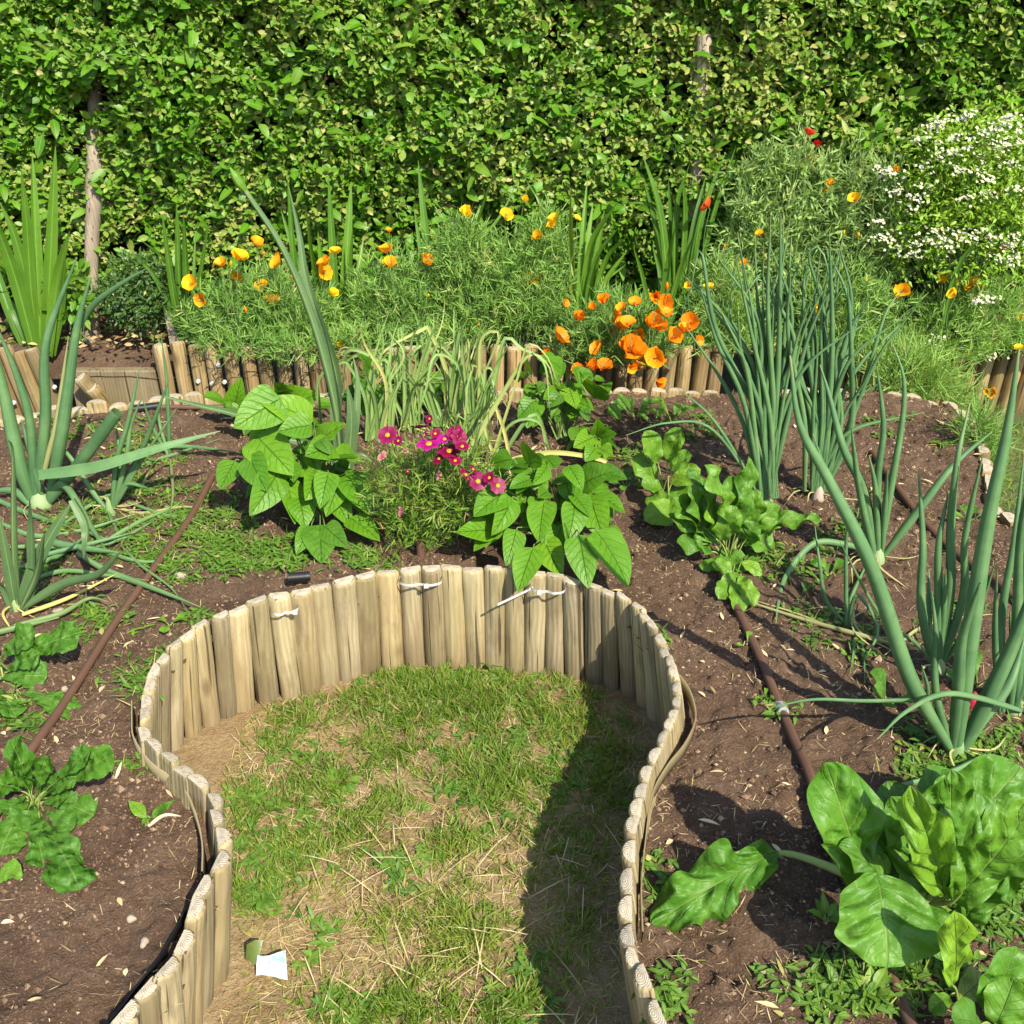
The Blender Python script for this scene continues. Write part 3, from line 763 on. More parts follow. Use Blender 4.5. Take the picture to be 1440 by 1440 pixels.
# seed-packet scrap on the lawn
pk = PZ(375, 1352, .012)
t = thing('paper_scrap', 'torn white and blue paper scrap with a green corner lying on the lawn dirt', 'paper scrap', pk)
a = [PZ(360,1372,.010), PZ(404,1376,.014), PZ(402,1338,.030), PZ(362,1344,.026)]
mb = MB(); Q = np.zeros((6, 6, 3))
for i in range(6):
    for j in range(6):
        u, v = i/5, j/5
        Q[i, j] = (a[0]*(1-u)+a[1]*u)*(1-v)+(a[3]*(1-u)+a[2]*u)*v+np.array([0, 0, .004*math.sin(5*u+3*v)+random.uniform(-.001, .001)])
uv6 = np.stack(np.meshgrid(np.linspace(0, 1, 6), np.linspace(0, 1, 6), indexing='ij'), -1)
mb.grids(Q[None], uv6)
def papermat():
    g = NT('printed_paper'); uv = g.coord('UV'); s = g.n('SeparateXYZ', uv, o=None)
    n = g.noise(g.scaled(uv, (4, 6, 1)), 1, 2)
    blue = g.mth('MULTIPLY', g.mth('GREATER_THAN', s.outputs[1], .55), g.mth('GREATER_THAN', n, .52))
    col = g.mix(blue, (.46, .47, .46), (.20, .36, .48))
    col = g.mix(g.mth('MULTIPLY', g.mth('GREATER_THAN', g.noise(g.scaled(uv, (9, 30, 1)), 1, 1), .62), .5), col, (.35, .38, .4))
    return g.end(g.n('BsdfPrincipled', i_Base_Color=col, i_Roughness=.5))
mb.build('printed_side', papermat(), t)
mb = MB(); a = [PZ(345,1350,.012), PZ(362,1360,.012), PZ(370,1322,.04), PZ(347,1328,.035)]
Q = np.array([[a[0], (a[0]+a[1])/2+[0, 0, .006], a[1]], [(a[0]+a[3])/2, sum(a)/4+[0, 0, .008], (a[1]+a[2])/2], [a[3], (a[2]+a[3])/2+[0, 0, .006], a[2]]])
mb.grids(Q[None], np.zeros((3, 3, 2))); mb.build('green_corner', plain('packet_green', (.10, .14, .03), .4, .5, 90), t)

def pebble(label, px, py, r, z=ZS, mat='stone', name='stone', flat=.7):
    p = gpt(px, py, r*.35) if z == ZS else PZ(px, py, z+r*.3)
    mb = MB(); nU, nV = 9, 14
    u = np.linspace(0, np.pi, nU); v = np.linspace(0, 2*np.pi, nV)
    U, V = np.meshgrid(u, v, indexing='ij')
    D = np.stack([np.sin(U)*np.cos(V), np.sin(U)*np.sin(V), np.cos(U)*flat], -1)
    D = D*(r*(1+.18*np.sin(3*D[..., 0]/1+px)+.12*np.sin(4*D[..., 1]+py)))[..., None]
    mb.grids((D+p)[None], np.zeros((nU, nV, 2)))
    return tag(mb.build(name, M[mat], origin=p), label, 'stone')
pebble('round pale stone in the weeds near the bend of the log edging', 255, 813, .013)
pebble('flat tan stone on the soil next to the fallen onion leaf', 82, 862, .014, flat=.35)
pebble('small pale stone beside the near log edging of the radish soil', 203, 1325, .008)
pebble('tiny tan stone in the bare soil below the radishes', 185, 1290, .008)
pebble('white pebble beside the brown drip pipe near the radish leaf', 90, 964, .008)
# white dry chip on the soil
mb = MB(); a = gpt(210, 1168, .006); b = gpt(232, 1152, .012); c = gpt(256, 1150, .006)
strap(mb, [a, b, c], .008, fold=.3, n=12, m=3, face=[.1, -.2, 1])
tag(mb.build('bark_chip', plain('dry_chip', (.46, .40, .29), .8, .2), origin=b), 'curved white chip of dry bark on the soil by the seedling', 'bark chip')
# ------------------------------------------------------------------ hedge
def tri(k, a=.25): return np.clip(.5+a*rng.standard_normal(k), 0, 1)
def tints(h, dryp=0.0, dryv=.8):
    h = np.asarray(h, float); k = len(h)
    dr = np.where(rng.random(k) < dryp, rng.uniform(.3, dryv, k), 0)
    return np.stack([np.clip(h, 0, 1), dr, rng.random(k)], 1)
def hedge_front(x, z):
    return 3.80+.17*(fbm(x*1.6+5, z*1.6, 31, 3)-.5)+.16*(fbm(x*6, z*6, 37, 2)-.5)-.0*z
hc = (0., 4.1, ZF)
hd = thing('hedge', 'tall dense clipped evergreen hedge filling the whole back of the garden', 'hedge', hc)
mb = MB()
NS = 26500
sx = rng.uniform(-3.5, 3.5, NS); sx = np.where((np.abs(sx) > 2.7) & (rng.random(NS) < .25), sx*.7, sx); sz = ZF+.06+rng.random(NS)**.92*1.75
dep = rng.exponential(.035, NS)
low = np.clip((sz-ZF)/.30, 0, 1)                     # fewer shoots near the ground
hole = fbm(sx*5.5, sz*5.5, 77, 3)
keep = (rng.random(NS) < .5+.5*low) & (hole < .76)
sx, sz, dep = sx[keep], sz[keep], dep[keep]; NS = len(sx)
sy = hedge_front(sx, sz)+dep
zone = np.clip(.45+1.25*(fbm(sx*1.3+2, sz*1.8, 41, 3)-.5)+.06*sx+.10*(sz-1.), 0, 1)
fresh = rng.random(NS) < np.clip(.85-1.05*zone, .06, .85)
ax = nrmz(np.stack([rng.normal(0, .55, NS), rng.normal(-.75, .3, NS), rng.normal(.45, .45, NS)], 1))
for k in range(7):
    ang = k*2.4+rng.random(NS)*.8
    r1 = nrmz(np.cross(ax, np.array([0.3, .2, 1.])+rng.normal(0, .1, (NS, 3)))); r2 = np.cross(ax, r1)
    rad = r1*np.cos(ang)[:, None]+r2*np.sin(ang)[:, None]
    spread = rng.uniform(.7, 1.35, NS)[:, None] if k < 6 else np.full((NS, 1), .15)
    d = nrmz(ax*np.cos(spread)+rad*np.sin(spread)+rng.normal(0, .12, (NS, 3)))
    nr = ax*1.0-rad*.3+rng.normal(0, .35, (NS, 3))+np.array([.3, -.6, .5])
    b = np.stack([sx, sy, sz], 1)+ax*(.012*(k-3))[..., None] if False else np.stack([sx, sy, sz], 1)+ax*(.010*(k-3))
    L = rng.uniform(.023, .038, NS)*np.where(fresh, 1.0+.45*(rng.random(NS) < .35), .95); W = L*rng.uniform(.42, .56, NS)
    h = np.where(fresh, rng.normal(.42, .14, NS), rng.normal(.74, .2, NS)*.75+.35*(zone-.3))
    leaves(mb, b, d, nr, L, W, 'ellip', n=4, m=3, bend=rng.uniform(-.3, 1.1, NS), fold=rng.uniform(.05, .5, NS),
           tint=tints(h, .018, .8))
# inner, sparser leaves fill the depth
NI = 11500
b = np.stack([rng.uniform(-3.5, 3.5, NI), np.zeros(NI), ZF+.15+rng.random(NI)*1.7], 1)
b[:, 1] = hedge_front(b[:, 0], b[:, 2])+.06+rng.random(NI)*.3
leaves(mb, b, rdir(NI)+[0, -.5, .2], rdir(NI)+[0, -.6, .6], rng.uniform(.04, .06, NI), rng.uniform(.02, .028, NI), 'ellip', n=4, m=3, bend=.3, tint=tints(tri(NI, .2)))
# larger soft young leaves here and there
NB = 520
b = np.stack([rng.uniform(-2.6, 2.6, NB), np.zeros(NB), ZF+.1+rng.random(NB)*1.65], 1)
b[:, 1] = hedge_front(b[:, 0], b[:, 2])-.02
leaves(mb, b, nrmz(np.stack([rng.normal(0, .7, NB), rng.normal(-.6, .3, NB), rng.normal(.2, .5, NB)], 1)), rng.normal(0, .4, (NB, 3))+[.2, -.5, .8],
       rng.uniform(.06, .085, NB), rng.uniform(.026, .038, NB), 'ovate', n=6, m=3, bend=rng.uniform(0, .9, NB), fold=.25, tint=tints(rng.normal(.42, .1, NB)))
mb.build('foliage', M['hedge'], hd)
mb = MB()
for i in range(33):
    x = -3.45+6.9*i/32+random.uniform(-.08, .08); y = random.uniform(3.98, 4.12)
    tube(mb, [(x, y, ZF-.03), (x+random.uniform(-.05, .05), y+random.uniform(-.03, .03), .8), (x+random.uniform(-.15, .15), y+.02, 1.5), (x+random.uniform(-.2, .2), y, 1.95)], [.016, .012, .008, .004], k=7)
    for j in range(10):
        z = random.uniform(.4, 1.9); a = random.uniform(-1, 1)
        s_ = np.array([x, y, z]); e = s_+np.array([a*.35, -random.uniform(.1, .26), random.uniform(-.05, .25)])
        tube(mb, [s_, (s_+e)/2+[0, 0, .02], e], [.005, .003, .0018], k=5, n=7)
mb.build('branches', M['twig'], hd)
mb = MB()                                           # solid dark sheets added to block the sky behind the leaf gaps
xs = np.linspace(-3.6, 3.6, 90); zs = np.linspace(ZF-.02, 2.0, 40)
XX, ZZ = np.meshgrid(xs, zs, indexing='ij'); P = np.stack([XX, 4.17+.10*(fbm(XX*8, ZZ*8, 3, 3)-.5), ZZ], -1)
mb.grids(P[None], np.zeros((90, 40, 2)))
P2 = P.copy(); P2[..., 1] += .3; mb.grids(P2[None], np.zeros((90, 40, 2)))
mb.build('sky_block_sheets', M['twig'], hd)

# ------------------------------------------------------------------ sword-leaf clumps (iris, gladiolus)
def spath(pts, Y0, lean=0.0, zmin=None):
    """photo px (x,y[,dy]) -> world, on a plane that leans away from the vertical of the plant"""
    out = []; n = len(pts)
    for i, q in enumerate(pts):
        f = i/(max(1, n-1)); dy = q[2] if len(q) > 2 else lean*f*f
        p = PY(q[0], q[1], Y0+dy)
        if zmin is not None and p[2] < zmin: p = PZ(q[0], q[1], zmin)
        out.append(p)
    return np.array(out)
BLADE = lambda t: np.clip(.62+.9*t, 0, 1)*(1-t**4.5)**.9*(1-.25*t)
def sword(label, base, Y, blades, lean=.14, hue=.5, mat='iris', extra=0, cat='iris plant', name='iris_plant', group=None):
    b = PY(base[0], base[1], Y); b[2] = ZF if b[2] > ZF-.1 else b[2]
    t = thing(name, label, cat, b, group)
    mb = MB()
    for bl in blades:
        pts, wpx = bl[0], bl[1]; hh = bl[2] if len(bl) > 2 else hue+random.uniform(-.2, .2)
        P = spath(pts, Y+random.uniform(-.03, .03), random.uniform(-lean, lean))
        P[0][2] = min(P[0][2], ZF+.02) if abs(pts[0][1]-base[1]) < 30 else P[0][2]
        strap(mb, P, wpx*pxm(P[0])*.84, fold=random.uniform(.2, .6), m=5, tint=(np.clip(hh, 0, 1), 0.25 if random.random() < .06 else 0, 0), prof=BLADE, twist=random.uniform(-.35, .35), face=[random.uniform(-.9, .9), -1, .25])
    mb.build('leaves', M[mat], t)
    return t
G_I = 'sword-leaved clumps in the flower border'
sword('bright green clump of tall broad sword leaves in front of the wooden post', (62, 500), 3.52, [
    ([(58,500),(52,380),(45,215)], 24, .75), ([(62,500),(70,380),(78,205)], 24, .7), ([(60,500),(45,420),(38,320),(30,240)], 22, .6),
    ([(70,500),(80,400),(98,325)], 24, .95), ([(56,500),(38,400),(20,330),(0,285)], 24, .5), ([(50,500),(24,400),(0,330),(-25,280)], 26, .55),
    ([(66,500),(60,420),(50,360),(36,325)], 18, .9), ([(52,500),(30,420),(8,380),(-30,372)], 18, .6), ([(64,500),(80,420),(105,390),(132,402)], 15, .9),
    ([(48,505),(22,440),(-10,400)], 20, .4), ([(40,500),(10,430),(-30,300)], 20, .45), ([(74,500),(86,430),(92,360)], 15, .6), ([(58,500),(66,430),(70,300)], 20, .8)], group=G_I)
sword('dark green clump of arching sword leaves between the post and the orange poppies', (262, 480), 3.56, [
    ([(258,480),(252,400),(248,285)], 15, .35), ([(264,480),(262,390),(258,300)], 14, .3), ([(260,480),(245,420),(228,300)], 13, .45),
    ([(268,480),(280,400),(294,310)], 11, .35), ([(256,480),(240,430),(215,385),(190,360)], 14, .25), ([(262,480),(252,430),(235,370),(195,335)], 10, .3),
    ([(270,480),(272,420),(275,330)], 10, .4), ([(262,480),(282,470),(268,430),(245,400)], 12, .5)], group=G_I)
sword('green clump of sword leaves standing behind the tall leek stalk', (478, 470), 3.58, [
    ([(480,470),(486,380),(494,255)], 19, .7), ([(474,470),(470,390),(462,250)], 16, .5), ([(484,470),(500,400),(512,330)], 12, .7),
    ([(470,470),(446,390),(430,290)], 15, .7), ([(472,470),(455,390),(447,325)], 15, .8), ([(466,470),(430,400),(395,295)], 14, .55), ([(468,470),(420,400),(404,245)], 13, .45), ([(480,470),(492,400),(496,320)], 14, .6)], group=G_I)
sword('few narrow sword leaves rising from the yellow poppies', (614, 470), 3.56, [
    ([(614,470),(604,380),(588,225)], 17, .6), ([(612,470),(596,380),(582,290)], 11, .5), ([(620,470),(622,390),(616,310)], 12, .4), ([(618,470),(640,380),(700,310),(725,260)], 10, .6), ([(620,470),(660,350),(698,232)], 10, .5)], group=G_I)
sword('thin sword leaf leaning out of the hedge foot beside the top yellow poppy', (775, 420), 3.62, [
    ([(790,420),(768,310),(738,250)], 9, .35), ([(796,420),(775,330),(760,290)], 8, .4)], group=G_I)
sword('light green fan of sword leaves beside the largest yellow poppies', (818, 430), 3.50, [
    ([(810,430),(806,370),(802,270)], 16, .8), ([(814,430),(818,360),(826,250)], 15, .75), ([(820,430),(832,350),(868,285)], 21, .8), ([(822,430),(838,370),(850,295)], 18, .7),
    ([(816,430),(822,370),(834,285)], 15, .9), ([(824,430),(850,370),(884,330)], 13, .7), ([(826,430),(850,400),(882,352)], 14, .85), ([(808,430),(798,370),(790,300)], 11, .5), ([(826,430),(836,410),(880,372)], 12, .75), ([(820,430),(838,370),(870,320)], 16, .55)], group=G_I)
sword('dark clump of tall sword leaves behind the red-orange poppy', (960, 400), 3.62, [
    ([(948,400),(930,310),(903,215)], 19, .3), ([(958,400),(962,310),(958,235)], 20, .3), ([(965,400),(985,310),(1020,215)], 16, .35), ([(970,400),(1000,310),(1035,205)], 14, .4),
    ([(950,400),(940,340),(918,290),(880,285)], 17, .3), ([(955,400),(945,320),(940,250)], 16, .35), ([(962,400),(975,330),(992,250)], 18, .25), ([(972,400),(1010,330),(1045,262)], 12, .3),
    ([(946,400),(925,330),(905,250)], 14, .45), ([(955,400),(950,300),(970,230)], 15, .3)], hue=.3, group=G_I)
sword('low arching sword leaves in the shade beside the deep orange poppies', (930, 440), 3.50, [
    ([(926,440),(940,370),(950,318)], 14, .6), ([(930,440),(955,380),(975,330)], 14, .35), ([(922,440),(930,400),(918,345)], 13, .4), ([(920,440),(905,400),(890,345)], 12, .4), ([(934,440),(968,400),(1000,370)], 10, .4)], hue=.4, group=G_I)
sword('single dark leaf blade in front of the white-flowered bush', (1330, 430), 3.42, [([(1334,430),(1345,380),(1388,322)], 14, .25), ([(1330,430),(1338,395),(1352,360)], 9, .3)], group=G_I)

# ------------------------------------------------------------------ leafy little bushes in the border
def leafbush(name, label, cat, cpx, rx, ry, Y, n, L, mat, hue=.5, bs=.5, shape='ovate', group=None, ratio=.42, ry3=.10, stems=14, flat_bottom=True):
    c = PY(cpx[0], cpx[1], Y); k = pxm(c); rx_ = rx*k; rz_ = ry*k
    base = np.array([c[0], Y, ZF])
    t = thing(name, label, cat, base, group)
    d = rdir(n, -.6, 1.); r = rng.random(n)**.35
    q = c+d*np.array([rx_, ry3, rz_])*r[:, None]*(1+.35*(fbm(d[:, 0]*2.5+9, d[:, 2]*2.5, 7, 2)-.5)[:, None])
    q[:, 2] = np.maximum(q[:, 2], ZF+.01)
    mb = MB()
    for j in range(5):
        dd = nrmz(d*.5+rdir(n)*1.0+[0, -.25, .25]); 
        leaves(mb, q+rng.normal(0, L*.35, (n, 3)), dd, rng.normal(0, .4, (n, 3))+[.1, -.5, .8], L*rng.uniform(.6, 1.2, n), L*ratio*rng.uniform(.8, 1.2, n), shape, n=4, m=3, bend=rng.uniform(0, .8, n), fold=.3, tint=tints(rng.normal(hue, .18, n), .02))
    mb.build('foliage', M[mat], t)
    mb = MB()
    for j in range(stems):
        e = q[rng.integers(n)]; tube(mb, [base+[random.uniform(-.03, .03), 0, -.01], (base+e)/2+[0, 0, .02], e], [.0022, .0014], k=5, n=8)
    mb.build('stems', M['stem'], t)
    return t, q
leafbush('herb_bush', 'low dark green small-leaved herb bush at the foot of the hedge beside the post', 'herb bush', (202, 418), 60, 58, 3.62, 520, .022, 'herb', .45, ry3=.13)
leafbush('shrub_sprout', 'small bright green leafy sprout behind the sword-leaf clump by the post', 'shrub', (98, 425), 34, 48, 3.58, 45, .045, 'hedge', .38, shape='ellip', ry3=.07)
leafbush('shrub_sprout', 'bright pale leaf sprout poking from the hedge next to the scarlet poppies', 'shrub', (1215, 192), 26, 12, 3.66, 9, .055, 'hedge', .45, shape='ovate', ry3=.05, stems=4)

# ------------------------------------------------------------------ flowers (meshes shared by their copies)
def face_dir(p, up=.5, j=.5):
    d = nrmz(CAM-np.asarray(p)); return nrmz(d*(1-up)+np.array([0, 0, up])+np.array([random.gauss(0, j) for _ in range(3)]))
def poppy_mesh(name, mat, openness, seed, cent=True):
    mb = MB(); k = 4; a0 = seed*.7
    base = []; d = []; nr = []
    for i in range(k):
        a = a0+i*np.pi/2+random.uniform(-.15, .15); rad = np.array([math.cos(a), math.sin(a), 0])
        o_ = openness+random.uniform(-.15, .15)
        dd = rad*math.sin(o_)+np.array([0, 0, math.cos(o_)])
        base.append(rad*.06); d.append(dd); nr.append(np.array([0, 0, math.sin(o_)])-rad*math.cos(o_))
    leaves(mb, base, d, nr, np.full(k, 1.0), np.full(k, 1.28), 'petal', n=7, m=7, bend=[-.45+random.uniform(-.25, .25) for _ in range(k)], fold=.22, wave=.05, wavef=1.2, tint=None)
    if cent:
        P = rdir(26, .1, 1.)*[.16, .16, .5]
        leaves(mb, np.zeros((26, 3)), P, rdir(26), .42, .06, 'lance', n=3, m=2, mi=1)
    mb.add([[0, 0, -.12], [.07, 0, .02], [-.035, .06, .02], [-.035, -.06, .02]], np.array([(0, 1, 2), (0, 2, 3), (0, 3, 1)]), mi=2)
    o = mb.build(name, [mat, M['disc'], M['bud']]); me = o.data; bpy.data.objects.remove(o)
    return me
POP = {c: [poppy_mesh('flower', M[c], op, s) for s, op in enumerate((.55, .75, .95, 1.15, .35))] for c in ('orange', 'amber', 'yellow', 'red', 'scarlet')}
def bud_mesh(name, mat):
    mb = MB(); tube(mb, [(0, 0, 0), (0, 0, .4), (0.02, 0, 1.0), (0, 0, 1.5)], [.14, .30, .26, .03], k=8, n=8)
    o = mb.build(name, [mat]); me = o.data; bpy.data.objects.remove(o); return me
BUD = {c: bud_mesh('bud', M[c]) for c in ('orange', 'amber', 'yellow', 'bud')}
def put(me, name, par, p, size, axis):
    o = bpy.data.objects.new(name, me); COL.objects.link(o); o.parent = par
    o.location = np.asarray(p)-np.array(par['_o']); o.scale = (size,)*3
    q = Vector(axis).to_track_quat('Z', 'Y'); o.rotation_mode = 'QUATERNION'
    from mathutils import Quaternion
    o.rotation_quaternion = q @ Quaternion((0, 0, 1), random.uniform(0, 6.28))
    return o

# ------------------------------------------------------------------ feathery plants (california poppies and their like)
def feathery(name, label, cat, clumps, Y, flowers, mat='feather', hue=.5, n=400, L=.046, wd=.0034, group=None, floor=None, nstr=5, sp=1.0, dryp=.04, shape='strip', shoots=0):
    """clumps: (px, py, rx, ry) ellipses in the photo, given depth Y; flowers: (px, py, sizepx, colour[, dy])"""
    c0 = clumps[0]; b = PY(c0[0], c0[1], Y); base = np.array([b[0], Y, ZF if floor is None else floor])
    t = thing(name, label, cat, base, group)
    mb = MB(); ms = MB()
    for (cx, cy, rx, ry, *rest) in clumps:
        yy = Y+(rest[0] if rest else 0); c = PY(cx, cy, yy); k = pxm(c)
        m = int(1.35*n*(rx*ry)/(70*50.)) 
        d = rdir(m, -1, 1.); r = rng.random(m)**.45
        r = (.25+.75*r)*(.55+.9*vnoise(d[:, 0]*3.3+c[0]*7, d[:, 2]*3.3+c[2]*5+d[:, 1]*2, 15))
        q = c+d*np.array([rx*k, min(.17, .75*rx*k), ry*k])*r[:, None]
        q[:, 2] = np.maximum(q[:, 2], (ZF if floor is None else floor)+.01)
        hh = np.clip(rng.normal(hue, .16, m)+.25*(fbm(q[:, 0]*9, q[:, 2]*9, 5, 2)-.5), 0, 1)
        hh = np.clip(hh+.16, 0, 1)
        outd = nrmz(d*.55+[0, -.15, .75]+rng.normal(0, .35, (m, 3)))
        tt = tints(hh, dryp)
        for j in range(nstr):
            dd = nrmz(outd+rng.normal(0, .55*sp, (m, 3)))
            leaves(mb, q+outd*(L*.25*(j % 3)), dd, rdir(m)+[0, -.4, .3], L*rng.uniform(.5, 1.1, m), wd*rng.uniform(.8, 1.3, m), shape, n=3, m=2, bend=rng.uniform(-.6, .8, m), fold=0, tint=tt)
        for j in range(max(6, m//14) if flowers else 0):
            e = q[rng.integers(m)]; s_ = np.array([c[0]+(e[0]-c[0])*.35+random.gauss(0, .02), yy+random.gauss(0, .03), (ZF if floor is None else floor)])
            strap(ms, [s_, s_*.45+e*.55+[0, 0, .02], e], .0035, fold=0, n=6, m=2, prof=lambda t_: 1-.5*t_)
    for f in flowers:
        px, py, sp_, colr = f[:4]; y = Y+(f[4] if len(f) > 4 else random.uniform(-.13, -.02))
        p = PY(px, py, y); size = sp_*pxm(p)*(.5 if colr in ('scarlet', 'red') else .64)
        e = p-np.array([0, 0, size*.3])
        s_ = np.array([base[0]+(p[0]-base[0])*.75+random.gauss(0, .02), y+random.uniform(0, .05), max(base[2], p[2]-.28)])
        axis = face_dir(p, .55, .28)
        tube(ms, [s_, s_*.4+p*.6+[random.gauss(0, .01), 0, 0], p-axis*size*.5, p-axis*size*.05], [.0016, .0013], k=5, n=10)
        if colr.startswith('b:'): put(BUD[colr[2:]], 'flower_bud', t, p, size*1.0, nrmz(axis+np.array([0, 0, 1.])))
        else: put(random.choice(POP[colr][:4]), 'flower', t, p-axis*size*.4, size, axis)
    for i in range(shoots):
        c = random.choice(clumps); p = PY(c[0]+random.gauss(0, c[2]*.5), c[1]-c[3]*random.uniform(.7, 1.5), Y+random.uniform(-.1, .05))
        s_ = np.array([p[0]+random.gauss(0, .02), Y+random.gauss(0, .04), max(base[2], p[2]-.3)])
        hk = np.array([random.choice((-1, 1))*.012, -.004, 0])
        tube(ms, [s_, s_*.4+p*.6+[random.gauss(0, .008), 0, 0], p, p+hk+[0, 0, .006], p+hk*1.7-[0, 0, .006]], [.0016, .0011], k=5, n=14)
        put(BUD['bud'], 'flower_bud', t, p+hk*1.7-[0, 0, .005], .009, (0.1, 0, -1))
    mb.build('foliage', M[mat], t)
    if ms.v: ms.build('stems', M['stem'], t)
    return t
G_P = 'california poppy plants in the flower border'
feathery('poppy_plant', 'orange-flowered poppy plant beside the dark arching sword leaves', 'poppy plant', [(325,440,60,48), (290,455,40,35), (340,478,70,16,-.10)], 3.50,
    [(267,398,23,'amber'),(283,422,22,'amber'),(311,370,20,'amber'),(337,360,25,'amber'),(331,390,24,'amber'),(324,374,9,'b:amber'),(347,439,12,'b:orange')], hue=.4, group=G_P)
feathery('poppy_plant', 'orange-flowered poppy plant right behind the tall leek stalk', 'poppy plant', [(400,440,62,55), (372,420,45,40), (440,450,45,45), (420,485,60,24,-.11)], 3.50,
    [(362,341,22,'amber'),(367,402,20,'amber'),(382,422,24,'amber'),(388,367,24,'amber'),(370,359,8,'b:amber'),(456,368,22,'orange'),(457,383,22,'amber'),(471,353,17,'yellow'),(469,412,18,'yellow'),(410,392,11,'b:amber'),(478,485,11,'yellow')], hue=.45, group=G_P)
feathery('poppy_plant', 'poppy plant with four orange-yellow cups between two sword-leaf clumps', 'poppy plant', [(560,420,60,58), (590,440,45,45), (525,440,38,45), (510,480,50,20,-.14)], 3.54,
    [(547,324,10,'amber'),(543,350,22,'amber'),(549,370,23,'amber'),(600,366,22,'amber'),(603,418,8,'b:yellow')], hue=.45, group=G_P)
feathery('poppy_plant', 'yellow-flowered poppy plant below the middle of the hedge', 'poppy plant', [(680,400,68,75), (650,350,40,45), (640,440,55,45), (640,472,60,14,-.12)], 3.52,
    [(656,299,21,'yellow'),(712,301,18,'yellow'),(738,280,14,'yellow'),(673,459,9,'b:yellow')], hue=.5, group=G_P)
feathery('poppy_plant', 'poppy plant with large bright yellow cups beside the light green leaf fan', 'poppy plant', [(745,400,58,72), (730,440,60,40), (765,345,35,45)], 3.50,
    [(755,332,21,'yellow'),(778,305,18,'yellow'),(775,316,17,'yellow'),(812,306,10,'yellow'),(750,391,25,'yellow')], hue=.5, group=G_P)
deep = [(795,426,11),(832,432,14),(849,421,18),(815,446,18),(873,432,14),(893,424,15),(922,417,19),(936,426,21),(938,440,14),(868,452,20),(876,457,22),(883,453,18),(867,442,12),(917,453,26),(923,443,18),(927,458,22),(898,473,22),(888,488,28),(897,493,26),(882,487,24),(789,472,23),(838,489,17),(768,497,14),(922,503,24),(902,513,26),(888,518,13),(832,514,20),(850,514,19),(813,522,22),(817,530,18),(928,538,19),(947,473,23),(970,453,22),(963,462,18),(983,478,13)]
feathery('poppy_plant', 'dense cluster of deep orange poppies spilling over the log edging', 'poppy plant', [(870,470,85,50), (815,495,55,40), (900,500,55,38), (845,455,60,40)], 3.44,
    [(x, y, s*1.2, 'orange', random.uniform(-.19, -.10)) for x, y, s in deep]+[(862,473,12,'b:orange'),(938,407,12,'b:orange'),(873,470,10,'b:orange')], hue=.38, group=G_P)
feathery('poppy_plant', 'leggy poppy plant with small orange cups behind the tall onion leaves', 'poppy plant', [(1010,430,45,55), (1040,470,50,55), (1000,480,35,40)], 3.50,
    [(1067,328,12,'amber'),(1019,349,8,'b:amber'),(1046,369,11,'orange'),(997,403,16,'yellow'),(967,401,11,'amber'),(1038,495,8,'b:yellow')], hue=.5, group=G_P)
feathery('poppy_plant', 'poppy plant with golden cups between the tall onions and the white bush', 'poppy plant', [(1190,440,75,70), (1160,500,60,45), (1230,500,60,40)], 3.50,
    [(1220,394,13,'yellow'),(1269,409,25,'amber'),(1151,435,18,'yellow'),(1167,491,14,'yellow'),(1207,333,9,'b:yellow'),(1186,330,8,'b:yellow')], hue=.5, group=G_P)
feathery('poppy_plant', 'poppy plant with four golden cups under the white blossoms', 'poppy plant', [(1330,470,80,60), (1390,440,60,55), (1290,500,55,45), (1420,500,40,45)], 3.50,
    [(1325,393,22,'yellow'),(1368,400,22,'amber'),(1340,413,18,'yellow'),(1345,398,14,'amber'),(1411,350,13,'amber'),(1436,446,14,'yellow'),(1364,493,11,'yellow'),(1432,489,13,'yellow'),(1397,553,17,'amber',-.25),(1388,551,11,'amber',-.25)], hue=.55, group=G_P)
# grey-leaved poppies further right
feathery('field_poppy', 'big grey-green poppy plant with two scarlet flowers against the hedge', 'poppy plant', [(1110,330,60,60), (1060,290,35,50), (1165,330,50,55), (1100,245,30,32), (1150,255,25,34), (1072,240,18,30), (1125,230,14,36), (1185,265,20,38), (1040,350,30,40), (1090,380,50,30)], 3.64,
    [(1138,186,22,'scarlet',-.05),(1149,203,18,'red',-.05),(1167,257,15,'amber'),(1163,268,10,'amber')], mat='greyleaf', hue=.5, n=210, L=.055, wd=.0068, nstr=6, dryp=.03, shape='lance', sp=1.4, shoots=26)
feathery('field_poppy', 'grey-green poppy plant with one crimson flower beside the white bush', 'poppy plant', [(1225,310,40,45), (1245,262,20,34), (1220,370,50,50), (1205,250,16,38), (1260,330,30,30), (1180,300,24,34)], 3.60,
    [(1260,277,15,'red'),(1202,279,20,'yellow'),(1260,238,13,'amber')], mat='greyleaf', hue=.45, n=210, L=.05, wd=.006, nstr=6, shape='lance', sp=1.4, shoots=16)
feathery('field_poppy', 'slender poppy with a single large red-orange bloom in front of dark sword leaves', 'poppy plant', [(1005,400,28,30)], 3.56, [(993,287,27,'scarlet',-.03)], mat='greyleaf', hue=.4, n=300, L=.045, wd=.004, nstr=5)
feathery('grass_tuft', 'tuft of long thin grass blades in the corner by the far soil rim', 'grass tuft', [(1275,525,70,28), (1320,560,45,22)], 3.30, [], hue=.6, n=420, L=.10, wd=.003, nstr=4, floor=.02, sp=.7, shape='blade')
feathery('grass_tuft', 'grey-green grass tuft on the path outside the bed corner', 'grass tuft', [(1375,660,24,60), (1360,710,22,40), (1372,610,20,30)], 2.78, [], hue=.35, n=330, L=.09, wd=.0026, nstr=4, floor=.02, sp=.7, shape='blade')

